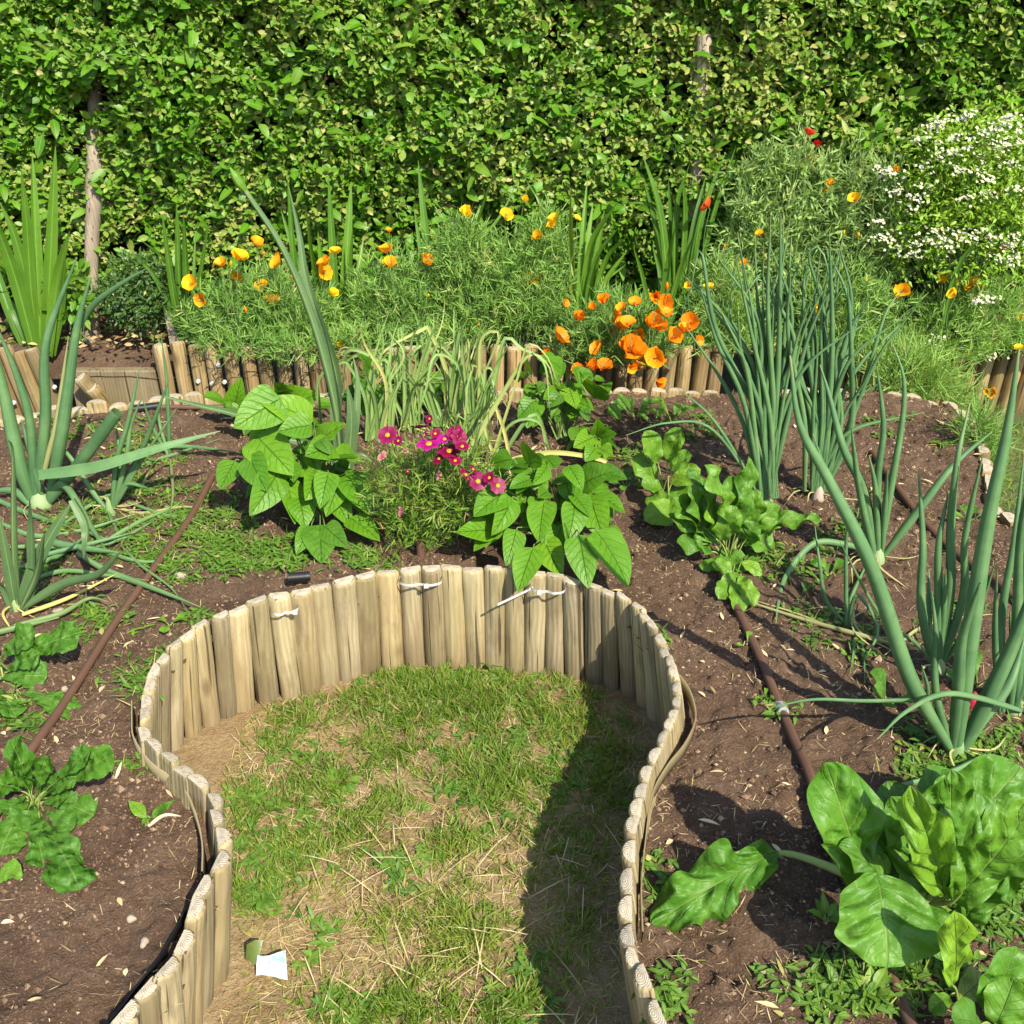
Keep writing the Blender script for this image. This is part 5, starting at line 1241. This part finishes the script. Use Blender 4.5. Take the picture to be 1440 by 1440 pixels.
# ------------------------------------------------------------------ chard, radish, seedlings
def chard(label, base, lvs, name='chard_plant', cat='chard plant', mat='chard', hue=.5, group=None, quilt=.035, wave=.05, shape='chard', lift=.06, nx=(22, 13), upn=.8, ser=.0, ragg=.05):
    b = PZ(base[0], base[1], ZS); b[2] = soil_z(b[0], b[1]); Y = b[1]
    t = thing(name, label, cat, b, group); mb = MB(); ms = MB()
    for item in lvs:
        bx, by, tx, ty, wpx = item[:5]; op = item[5] if len(item) > 5 else {}
        if op.get('g'):
            p = gpt(bx, by, .03); q = gpt(tx, ty, op.get('tz', .02))
        else:
            y0 = Y+op.get('dy', random.uniform(-.04, .04)); p = PY(bx, by, y0); q = PY(tx, ty, y0+op.get('ty', -.02))
            if p[2] < b[2]+.015: p = PZ(bx, by, b[2]+.015)
            if q[2] < b[2]+.02: q = PZ(tx, ty, b[2]+.03)
        d = q-p; L = np.linalg.norm(d); W = wpx*pxm(p)
        n_ = op.get('n'); n_ = nrmz(CAM-p)*.6+np.array([.2, -.1, upn])+rng.normal(0, .12, 3) if n_ is None else np.array(n_, float)
        bd = op.get('bend', random.uniform(.2, .7))
        leaves(mb, p, d+nrmz(n_)*L*bd*.42, n_, L*1.08, W*.93, op.get('shape', shape), n=nx[0], m=nx[1], bend=bd, fold=op.get('fold', .18), quilt=op.get('quilt', quilt), qn=op.get('qn', 5), wave=op.get('wave', wave), wavef=op.get('wf', 2.2), ser=ser, ragg=op.get('ragg', ragg), crump=op.get('crump', .045), tint=tints([op.get('h', hue+random.gauss(0, .1))], 0) + np.array([0, op.get('dry', 0), 0]))
        pet = op.get('pet')
        dd = nrmz(d+nrmz(n_)*L*bd*.42)
        P = [b+[random.gauss(0, .008), random.gauss(0, .008), -.005]] if pet is None else [gpt(*z) if len(z) == 2 else gpt(z[0], z[1], z[2]) for z in pet]
        w0 = max(.0016, W*.045) if 'pw' not in op else op['pw']
        P = P+[P[-1]*.35+p*.65+[0, 0, .006], p-nrmz(n_)*w0*.9, p+dd*L*.16-nrmz(n_)*w0*1.3]
        tube(ms, P, [w0*1.25, w0*1.1, w0, w0*.75, w0*.3], k=8, n=16, tint=(random.uniform(.3, .7), 0, 0), flat=.7)
    mb.build('leaves', M[mat], t); ms.build('stalks', M['stalk'], t)
    return t
G_C = 'chard plants in the vegetable bed'
chard('largest chard with huge glossy puckered leaves under the big onion', (1285,1285), [
    (1218,1250,1168,1088,104, {'dy': -.02, 'ty': .02, 'n': (.1, -.8, .55), 'bend': .15, 'h': .45}), (1232,1228,1250,1352,158, {'dy': -.06, 'ty': -.11, 'n': (.1, -.45, .9), 'bend': .75, 'h': .45, 'quilt': .075}),
    (1090,1215,928,1298,82, {'g': 1, 'tz': .02, 'pet': [(1270,1275), (1190,1252, .03)], 'pw': .0085, 'n': (.15, -.35, 1), 'bend': .55, 'h': .4, 'wave': .15, 'fold': .1, 'ragg': .06, 'wf': 3.2, 'crump': .07}),
    (1310,1215,1430,1088,150, {'dy': .02, 'ty': .06, 'n': (.1, -.6, .8), 'bend': .35, 'h': .5}), (1332,1262,1288,1128,78, {'dy': -.05, 'ty': -.02, 'n': (-.3, -.8, .5), 'bend': .3, 'h': .8, 'fold': .45}),
    (1340,1268,1452,1160,105, {'dy': -.06, 'ty': -.05, 'n': (.1, -.5, .9), 'bend': .4, 'h': .6}), (1288,1205,1252,1105,70, {'dy': .06, 'ty': .08, 'h': .15, 'n': (.0, -.8, .5)}), (1300,1200,1335,1085,80, {'dy': .08, 'ty': .12, 'h': .45}),
    (1330,1230,1380,1130,110, {'dy': .0, 'ty': .03, 'h': .4, 'n': (.3, -.5, .8)}), (1290,1240,1300,1180,70, {'dy': .02, 'h': .2}), (1350,1300,1400,1235,60, {'dy': -.05, 'h': .45}), (1265,1230,1238,1165,60, {'dy': .03, 'h': .2}), (1380,1240,1470,1120,110, {'dy': .08, 'h': .35}), (1310,1260,1262,1140,70, {'dy': .0, 'h': .35, 'n': (-.2, -.8, .5)}), (1345,1250,1410,1150,80, {'dy': .04, 'h': .6}), (1300,1270,1330,1345,70, {'dy': -.05, 'ty': -.08, 'h': .4}), (1360,1260,1432,1215,62, {'dy': -.02, 'h': .55}), (1330,1240,1345,1115,84, {'dy': .03, 'h': .5}), (1255,1255,1205,1190,56, {'dy': -.02, 'h': .3})], group=G_C, hue=.45, quilt=.06, wave=.075, nx=(40, 23), ragg=.08)
chard('small upright chard with one bright yellow-green leaf in front of the largest chard', (1345,1405), [
    (1340,1385,1346,1296,56, {'n': (.0, -.7, .6), 'bend': .2, 'h': 1.0}), (1350,1405,1385,1375,46, {'dry': .35, 'h': .9}), (1335,1400,1310,1420,30, {'h': .7})], group=G_C, quilt=.03)
chard('chard plant with pale dull leaves in the near frame corner', (1395,1440), [
    (1385,1420,1430,1345,84, {'h': .5, 'n': (.2, -.4, .9)}), (1400,1440,1425,1385,66, {'h': .6}), (1380,1440,1350,1430,60, {'h': .3}), (1405,1445,1455,1420,66, {'h': .75}), (1390,1450,1400,1480,60, {'h': .4})], group=G_C, quilt=.02)
chard('mid-size chard with wavy light green leaves between two drip pipes', (1025,785), [
    (1003,765,962,703,48), (1022,738,1008,660,36), (1036,745,1064,660,32), (1048,740,1064,698,38), (1015,765,950,725,30), (1040,760,1095,735,26), (1030,735,1035,680,30), (1010,745,985,668,28), (1068,742,1148,728,32, {'bend': .6, 'ty': -.03}), (1036,748,1086,768,40, {'ty': -.06}), (1020,770,1042,800,36, {'ty': -.06}), (1000,760,968,745,40), (990,740,975,690,40), (1010,750,995,700,44), (1040,755,1090,715,40), (1000,775,960,760,34, {'ty': -.05}), (1012,760,1030,720,40), (1048,760,1060,740,36)], group=G_C, hue=.58, quilt=.06, wave=.10, nx=(22, 11), ragg=.12)
chard('chard with rounded pale leaves behind the mid-size wavy chard', (935,705), [
    (925,672,892,648,42), (925,650,915,612,36), (938,650,953,606,34), (942,660,968,640,34), (930,685,905,680,30), (940,690,975,700,36), (955,715,912,728,46), (960,735,915,698,36), (945,680,980,660,34)], group=G_C, hue=.75, quilt=.02, nx=(14, 9))
chard('flattened young chard lying over the drip pipe end', (1035,820), [
    (1030,815,985,808,26, {'g': 1}), (1035,825,1012,852,32, {'g': 1}), (1038,830,1058,858,28, {'g': 1}), (1030,812,1005,790,26), (1040,812,1070,818,22, {'g': 1}), (1030,835,1040,868,28, {'g': 1})], group=G_C, hue=.8, quilt=.03, nx=(14, 7), ser=.08)
def sprout(label, base, n, r, w_, hue=.6, name='seedling', cat='seedling', mat='chard', up=.5, shape='spat', group=None, L=None):
    b = PZ(base[0], base[1], ZS); b[2] = soil_z(b[0], b[1]); k = pxm(b)
    t = thing(name, label, cat, b, group); mb = MB(); ms = MB()
    a0 = random.uniform(0, 6.28)
    for i in range(n):
        a = a0+i*2.4+random.uniform(-.3, .3); d = np.array([math.cos(a), math.sin(a), up+random.uniform(-.2, .4)])
        L_ = r*k*random.uniform(.7, 1.15); pb = b+nrmz(d)*L_*.35
        leaves(mb, pb, d, np.array([0, -.2, 1.])-d*.3, L_, w_*k*random.uniform(.8, 1.2), shape, n=9, m=5, bend=random.uniform(.3, 1.2), fold=.3, wave=.04, tint=tints([hue+random.gauss(0, .12)]))
        tube(ms, [b, pb*.6+b*.4, pb], [.0018, .0013], k=5, n=5, tint=(.5, 0, 0))
    mb.build('leaves', M[mat], t); ms.build('stalks', M['stalk'], t)
G_S = 'young leafy seedlings in a row in front of the poppies'
for x, y, n, r, w_, lab in [(893,592,9,34,11,'seedling under the deep orange poppies, first of the row by the bean'), (945,598,8,34,11,'seedling in the row in front of the two lone poppy logs'), (918,605,5,26,9,'smallest seedling, between two larger ones below the poppies'), (880,690,7,30,12,'seedling between the bean plant and the rounded chard')]:
    sprout(lab, (x, y), n, r, w_, .6, group=G_S, up=1.0)
chard('two-leaved pale seedling beside the white bark chip', (208,1152), [(206,1150,182,1127,19,{'n':(.1,-.5,.9),'bend':.3,'crump':.01}),(212,1150,241,1127,16,{'n':(.1,-.5,.9),'bend':.3,'crump':.01}),(209,1150,200,1158,10)], name='seedling', cat='seedling', hue=.75, quilt=.01, nx=(12, 7), shape='lance', wave=.02)
sprout('yellow-green seedling on the soil near the bend of the logs', (240,885), 3, 22, 14, .85, up=.5)
sprout('seedling growing by the drip pipe beside the fallen grey onion leaf', (1050,912), 3, 18, 9, .85, up=1.2)
sprout('pale thin seedling against the drip pipe joint', (1075,985), 3, 22, 6, .9, up=1.4)
sprout('seedling with broad leaves behind the thick drooping onion leaf', (1250,985), 4, 40, 24, .45, up=1.2)
sprout('low seedling cluster under the hooked onion leaf', (1165,810), 6, 26, 14, .6, up=.8)
sprout('broad-leaved young plant beside the big onion neck', (1375,960), 4, 40, 24, .5, up=1.2)
sprout('seedling on the far soil beside the small grass tufts', (1360,735), 4, 28, 14, .6, up=1.0)
sprout('leafy weed with pointed leaves at the near end of the drip pipe', (1180,1400), 9, 34, 16, .5, up=.6, mat='weed', shape='lance', name='leafy_weed', cat='weed')
sprout('pale bright rosette weed at the near end of the drip pipe', (1222,1405), 8, 36, 17, .9, up=1.0, mat='weed', shape='lance', name='leafy_weed', cat='weed')
sprout('upright weed shoot beside the petiole of the lying chard leaf', (1160,1300), 6, 34, 12, .6, up=1.6, mat='weed', shape='lance', name='leafy_weed', cat='weed')
G_R = 'radish plants in the radish soil'
RAD_ = dict(name='radish_plant', cat='radish plant', group=G_R, mat='radish', hue=.5, quilt=.035, wave=.05, shape='spat', nx=(22, 11), ser=.10, ragg=.10)
chard('radish plant with lobed holey leaves in a wide rosette', (50,1140), [
    (42,1118,28,1052,46), (70,1110,144,1066,44), (66,1122,122,1140,44), (40,1125,2,1188,56), (56,1150,108,1236,64, {'ty': -.1}), (30,1112,0,1100,36), (60,1100,100,1090,34), (45,1150,60,1205,40, {'ty': -.08}), (25,1130,-20,1140,44), (52,1115,60,1075,30), (36,1120,8,1140,36), (78,1100,112,1062,30), (60,1130,90,1120,34), (48,1130,40,1160,38), (50,1120,75,1095,26), (62,1140,100,1160,34), (40,1110,15,1085,28), (60,1120,88,1100,26), (70,1170,85,1200,40), (50,1140,20,1155,36), (66,1128,104,1128,30), (46,1105,45,1085,24)], **RAD_)
chard('radish plant with three broad smooth leaves beside the drip pipe', (5,950), [
    (22,930,92,888,52, {'h': .55}), (0,955,58,948,44), (30,975,102,992,46, {'h': .6, 'bend': .9}), (0,930,30,890,44), (-10,960,20,1000,44), (-5,930,-30,900,50), (10,945,40,920,40)], **RAD_)
chard('radish leaf entering from the frame edge below the wide rosette', (-25,1250), [(-15,1245,24,1218,32, {'h': .95}), (-20,1240,-40,1200,40)], **RAD_)
bp = gpt(1366, 992, .0); mb = MB(); tube(mb, [bp-[0, 0, .01], bp+[0, 0, .008], bp+[0, 0, .022], bp+[0, 0, .034]], [.008, .013, .012, .003], k=12, n=10, tint=(1, 0, 0)); tag(mb.build('onion_bulb', plain('red_bulb', (.36, .02, .05), .35), origin=bp), 'small crimson onion bulb peeking out behind the big onion', 'onion bulb')
# ------------------------------------------------------------------ grass, weeds, straw, crumbs (uncountable)
def inlawn(P): return poly_mask(P[:, 0], P[:, 1], [tuple(p[:2]) for p in KEYPOLY])
def lawn_density(px, py):
    s = 0*px
    for cx, cy, rx, ry, a in [(640,985,190,55,1.0),(470,1020,90,40,.8),(560,1060,120,45,.7),(700,1090,120,80,.65),(790,1010,60,70,.7),(400,1170,95,75,.75),(360,1250,60,45,.6),(640,1190,105,70,.8),(520,1150,80,60,.6),(560,1290,60,60,.5),(850,1100,60,90,.6),(390,1060,50,40,.5),(640,1290,75,95,.8),(600,1400,110,45,1.0),(470,1420,70,30,.8),(820,1200,60,170,.40),(800,1330,60,90,.35),(720,1420,60,40,.8),(460,1100,60,50,.6),(740,1180,50,90,.5)]:
        s = np.maximum(s, a*np.exp(-(((px-cx)/rx)**2+((py-cy)/ry)**2)))
    return s
def world2px(P):
    r = P-CAM; z = r@FWD; return 720+FPX*r[:, 0]/z, 720+FPX*(r@DWN)/z
lz = lambda X, Y: .006*(fbm(X*30, Y*30, 2, 3)-.5)+.014*(fbm(X*5, Y*5, 8, 3)-.5)
N = 230000
P = np.stack([rng.uniform(-.62, .5, N), rng.uniform(.7, 2.15, N), np.zeros(N)], 1)
P = P[inlawn(P)]
px, py = world2px(P); D = lawn_density(px, py)
nz = fbm(P[:, 0]*16, P[:, 1]*16, 51, 3); nz2 = fbm(P[:, 0]*45, P[:, 1]*45, 52, 2)
pr = D*np.clip((nz-.25)*3.2, 0, 1.2)*np.clip((nz2-.12)*2.2, .15, 1)
k = rng.random(len(P)) < np.clip(pr, .13, 1)*1.0
G_ = P[k]; D = D[k]; py = py[k]; nG = len(G_); G_[:, 2] = lz(G_[:, 0], G_[:, 1])-.002
mb = MB()
tuft = fbm(G_[:, 0]*22, G_[:, 1]*22, 53, 2)*6.28*2
d = np.stack([np.cos(tuft)*.55+rng.normal(0, .45, nG), np.sin(tuft)*.55+rng.normal(0, .45, nG)-.1, rng.uniform(.25, 1.1, nG)], 1)
hue = np.clip(.34+.5*(fbm(G_[:, 0]*6, G_[:, 1]*6, 54, 3)-.4)+np.where((py > 1180) & (py < 1400), .22, 0)+rng.normal(0, .16, nG), 0, 1)
gt = tints(hue, .10, 1.0); thin = rng.random(nG) > np.clip(pr[k]*4.5, .12, 1); gt[thin, 1] = rng.uniform(.6, 1, thin.sum()); d[thin, 2] *= .35
leaves(mb, G_, d, rdir(nG)+[0, -.3, .5], rng.uniform(.018, .046, nG)*(.65+.5*D), rng.uniform(.0016, .0032, nG), 'blade', n=4, m=2, bend=rng.uniform(-.2, 1.3, nG), fold=0, tint=gt)
tag(mb.build('grass', M['grass']), 'patchy short green grass growing in the keyhole lawn', 'grass', kind='stuff')
print('grass', nG)
# broad weeds in the lawn
def rosettes(mb, C, n, L, W, hue, up=.35, shape='lance', sp=.0):
    C = np.asarray(C); m = len(C); a0 = rng.random(m)*6.28
    hh = rng.normal(hue, .15, m)
    for i in range(n):
        a = a0+i*2.4+rng.normal(0, .25, m); d = np.stack([np.cos(a), np.sin(a), up+rng.normal(0, .25, m)], 1)
        leaves(mb, C+rng.normal(0, sp+.002, (m, 3))*[1, 1, .4], d, np.array([0, -.15, 1.])-d*.25, L*rng.uniform(.55, 1.2, m), W*rng.uniform(.7, 1.2, m), shape, n=5, m=3, bend=rng.uniform(.1, 1.1, m), fold=.3, tint=tints(hh+rng.normal(0, .08, m), .03))
def scat(blobs, z=0., f=lz, zadd=.004):
    out = []
    for cx, cy, rx, ry, n in blobs:
        for _ in range(n):
            x, y = cx+random.gauss(0, rx*.5), cy+random.gauss(0, ry*.5); p = PZ(x, y, z); p[2] = f(p[0], p[1])+zadd; out.append(p)
    return np.array(out)
C_ = scat([(400,1190,80,60,42),(365,1255,35,20,16),(470,1420,60,30,20),(640,960,110,20,26),(700,1040,140,50,32),(560,1210,60,40,16),(420,1060,60,40,14),(690,950,40,12,10),(800,1080,40,60,12),(620,1120,120,40,20),(740,1400,60,60,20),(430,1330,60,60,10),(360,1120,40,30,14)])
C_ = C_[inlawn(C_)]
mb = MB(); rosettes(mb, C_, 6, .026, .0085, .45)
rosettes(mb, C_[rng.integers(0, len(C_), 60)]+[.008, .008, 0], 4, .018, .011, .55, shape='spat')
tag(mb.build('lawn_weeds', M['weed']), 'small broad-leaved weeds spread through the lawn', 'weeds', kind='stuff')
def lawnplant(label, x, y, n, r, w_, hue, shape='spat', up=.35):
    b = PZ(x, y, .004); k_ = pxm(b); mb = MB(); a0 = random.uniform(0, 6)
    for i in range(n):
        a = a0+i*2.4; d = np.array([math.cos(a), math.sin(a), up]); L = r*k_*random.uniform(.8, 1.15)
        leaves(mb, b+nrmz(d)*.006, d, np.array([0, -.1, 1.])-d*.3, L, w_*k_, shape, n=9, m=5, bend=random.uniform(.3, 1.), fold=.25, tint=tints([hue+random.gauss(0, .1)]))
    tag(mb.build('plantain', M['weed'], origin=b), label, 'weed')
lawnplant('plantain rosette with rounded leaves alone in the lawn', 483, 1100, 7, 24, 15, .75)
lawnplant('plantain with long leaves at the foot of the half logs', 690, 935, 6, 26, 13, .7, 'lance', .8)
lawnplant('dark broad weed rosette near the paper scrap', 372, 1262, 9, 26, 11, .45, 'lance')
lawnplant('tall thin weed growing against the foot of the logs under the loose tie tail', 680, 915, 8, 34, 9, .35, 'lance', 1.5)
lawnplant('yellowish broad weed in the sunny lawn centre by the dry patch', 560, 1215, 6, 22, 12, .6)

# weeds on the vegetable bed
blob = [(250,800,60,30,24),(180,650,60,50,20),(130,880,70,30,16),(320,740,40,40,18),(370,780,60,22,48),(300,770,40,20,28),(270,735,70,30,46),(330,800,50,15,26),(205,770,60,30,30),(420,790,30,12,14),(150,720,60,40,24),(100,720,60,40,24),(60,800,60,40,22),(210,640,60,40,20),(110,610,80,20,22),(220,690,60,25,24),(30,1005,35,25,16),(190,960,24,18,14),(235,935,14,16,8),(270,870,16,8,5),(190,1090,10,10,3),(520,800,30,8,10),(500,785,25,10,12),
        (1330,1080,70,25,28),(1400,1050,50,30,22),(1290,1040,40,20,14),(1150,880,50,30,12),(1110,800,40,25,14),(1060,790,30,15,12),(1100,1000,30,14,6),(1160,1400,60,40,34),(1250,1390,50,40,36),(1390,1290,50,40,34),(1300,1370,60,30,24),(940,1410,16,30,14),(925,1240,12,30,6),(1210,900,40,30,10),(1330,880,60,40,12),(900,640,40,20,10),(980,600,60,20,12),(1180,760,40,30,10),(1260,600,60,20,8),(1330,620,40,30,8),(1420,1240,40,40,20),(930,905,8,30,4)]
C_ = scat(blob, ZS, lambda x, y: float(soil_z(x, y)), .006)
mb = MB(); rosettes(mb, C_, 7, .026, .0075, .45, .25, sp=.010)
k = rng.integers(0, len(C_), len(C_)//2)
rosettes(mb, C_[k]+rng.normal(0, .012, (len(k), 3))*[1, 1, 0], 5, .020, .010, .55, .5, sp=.006)
gk = C_[rng.integers(0, len(C_), 1800)]+rng.normal(0, .02, (1800, 3))*[1, 1, 0]
leaves(mb, gk, rdir(1800, .1, 1), rdir(1800), rng.uniform(.02, .05, 1800), .0024, 'blade', n=4, m=2, bend=rng.uniform(0, 1.2, 1800), tint=tints(rng.normal(.5, .2, 1800), .15))
tag(mb.build('bed_weeds', M['weed']), 'low mat of small weeds creeping over the vegetable bed', 'weeds', kind='stuff')

# straw and dry stems
def inbed(P): return poly_mask(P[:, 0], P[:, 1], BEDPOLY)
mb = MB()
N = 17000; P = np.stack([rng.uniform(-.62, .5, N), rng.uniform(.7, 2.1, N), np.zeros(N)], 1); P = P[inlawn(P)]
cl = fbm(P[:, 0]*9, P[:, 1]*9, 61, 3); P = P[rng.random(len(P)) < np.clip((cl-.28)*2.2, .05, 1)*.62]
P[:, 2] = lz(P[:, 0], P[:, 1])+rng.uniform(.001, .006, len(P)); n = len(P)
a = rng.random(n)*6.28; d = np.stack([np.cos(a), np.sin(a), rng.normal(0, .12, n)], 1)
leaves(mb, P, d, [0, 0, 1.], rng.uniform(.012, .05, n), rng.uniform(.0010, .0020, n), 'strip', n=3, m=2, bend=rng.uniform(-.5, .6, n), tint=tints(rng.normal(.5, .25, n)))
N = 60; P = np.stack([rng.uniform(-.4, .2, N), rng.uniform(.9, 1.5, N), np.full(N, .012)], 1); a = rng.random(N)*6.28
leaves(mb, P, np.stack([np.cos(a), np.sin(a), .12+0*a], 1), [0, 0, 1.], rng.uniform(.06, .13, N), .0022, 'strip', n=4, m=2, bend=.3, tint=tints(rng.normal(.7, .15, N)))
tag(mb.build('lawn_straw', M['straw']), 'dry straw and dead grass stems littering the lawn dirt', 'straw', kind='stuff')
mb = MB()
N = 38000; P = np.stack([rng.uniform(-1.7, 1.6, N), rng.uniform(.7, 3.2, N), np.zeros(N)], 1); P = P[inbed(P)]
cl = fbm(P[:, 0]*6, P[:, 1]*6, 63, 3); P = P[rng.random(len(P)) < np.clip((cl-.33)*2.4, .08, 1)*.75]
n = len(P); P[:, 2] = soil_zf(P[:, 0], P[:, 1])+rng.uniform(.001, .005, n); a = rng.random(n)*6.28
leaves(mb, P, np.stack([np.cos(a), np.sin(a), rng.normal(0, .15, n)], 1), [0, 0, 1.], rng.uniform(.006, .032, n), rng.uniform(.0007, .0016, n), 'strip', n=4, m=2, bend=rng.uniform(-.9, .9, n), tint=tints(rng.normal(.45, .25, n)))
# wider dry leaf bits
n = 260; P = np.stack([rng.uniform(-1.5, 1.5, n), rng.uniform(.8, 3.0, n), np.zeros(n)], 1); P = P[inbed(P)]; n = len(P); P[:, 2] = soil_zf(P[:, 0], P[:, 1])+.005; a = rng.random(n)*6.28
leaves(mb, P, np.stack([np.cos(a), np.sin(a), .1+0*a], 1), [0, 0, 1.], rng.uniform(.015, .04, n), rng.uniform(.005, .010, n), 'lance', n=5, m=3, bend=rng.uniform(-.5, .8, n), fold=.4, tint=tints(rng.normal(.75, .2, n)))
tag(mb.build('bed_straw', M['straw']), 'bits of straw and dry leaf on the dark bed soil', 'straw', kind='stuff')
# crumbs
mb = MB(); N = 120000
P = np.stack([rng.uniform(-1.7, 1.6, N), rng.uniform(.7, 3.2, N), np.zeros(N)], 1); P = P[inbed(P)]
cl = fbm(P[:, 0]*8, P[:, 1]*8, 65, 3); P = P[rng.random(len(P)) < np.clip((cl-.3)*2, .1, 1)]; n = len(P)
P[:, 2] = soil_zf(P[:, 0], P[:, 1])
ico = np.array([[0, 0, 1], [.9, 0, .1], [0, .9, -.1], [-.9, .1, .1], [.1, -.9, 0], [0, 0, -1]]); fc = np.array([(0, 1, 2), (0, 2, 3), (0, 3, 4), (0, 4, 1), (5, 2, 1), (5, 3, 2), (5, 4, 3), (5, 1, 4)])
sz = .0011+rng.exponential(.0014, n); sz = np.minimum(sz, .011)
V = P[:, None]+ico[None]*sz[:, None, None]*rng.uniform(.6, 1.3, (n, 6, 1))
F = (fc[None]+(np.arange(n)*6)[:, None, None]).reshape(-1, 3)
tn = np.repeat(tints(rng.normal(.5, .25, n)+(rng.random(n) < .06)*.5), 6, axis=0)
mb.add(V.reshape(-1, 3), F, None, tn)
tag(mb.build('soil_crumbs', M['crumb'], smooth=False), 'crumbs and clods of dark soil on the vegetable bed', 'soil crumbs', kind='stuff')

# grass of the path outside the bed
mb = MB(); N = 30000
P = np.stack([rng.uniform(-2.4, 2.9, N), rng.uniform(2.1, 3.5, N), np.zeros(N)], 1)
P = P[~inbed(P) & (P[:, 1] < 3.42+.0*P[:, 0]) & ((P[:, 1] > 3.0) | (P[:, 0] > 1.3)) & ((P[:, 0] > 1.0) | (rng.random(N) < .25))]; n = len(P)
P[:, 2] = -.002
leaves(mb, P, rdir(n, .3, 1), rdir(n), rng.uniform(.02, .05, n), .003, 'blade', n=3, m=2, bend=rng.uniform(0, 1., n), tint=tints(rng.normal(.55, .2, n), .15))
tag(mb.build('grass', M['grass']), 'short grass on the path outside the vegetable bed', 'grass', kind='stuff')
# border ground litter and small weeds under the hedge
mb = MB()
n = 420; P = np.stack([rng.uniform(-2., 2.1, n), rng.uniform(3.48, 3.74, n), np.full(n, ZF+.01)], 1)
P = P[(P[:, 0] > -1.2) | (rng.random(n) < .35)]
rosettes(mb, P, 6, .032, .009, .5, .7, sp=.01)
tag(mb.build('border_weeds', M['weed']), 'small weeds covering the flower border soil', 'weeds', kind='stuff')
mb = MB(); n = 900; P = np.stack([rng.uniform(-2., 2., n), rng.uniform(3.46, 3.8, n), np.full(n, ZF+.012)], 1); a = rng.random(n)*6.28
leaves(mb, P, np.stack([np.cos(a), np.sin(a), .25+0*a], 1), rdir(n)+[0, 0, 1.2], rng.uniform(.02, .045, n), rng.uniform(.009, .018, n), 'ellip', n=4, m=3, bend=.5, fold=.3, tint=tints(rng.normal(.25, .25, n)))
tag(mb.build('leaf_litter', M['straw']), 'brown fallen leaves on the soil below the hedge', 'leaf litter', kind='stuff')
for o in list(bpy.data.objects):
    if '_o' in o: del o['_o']
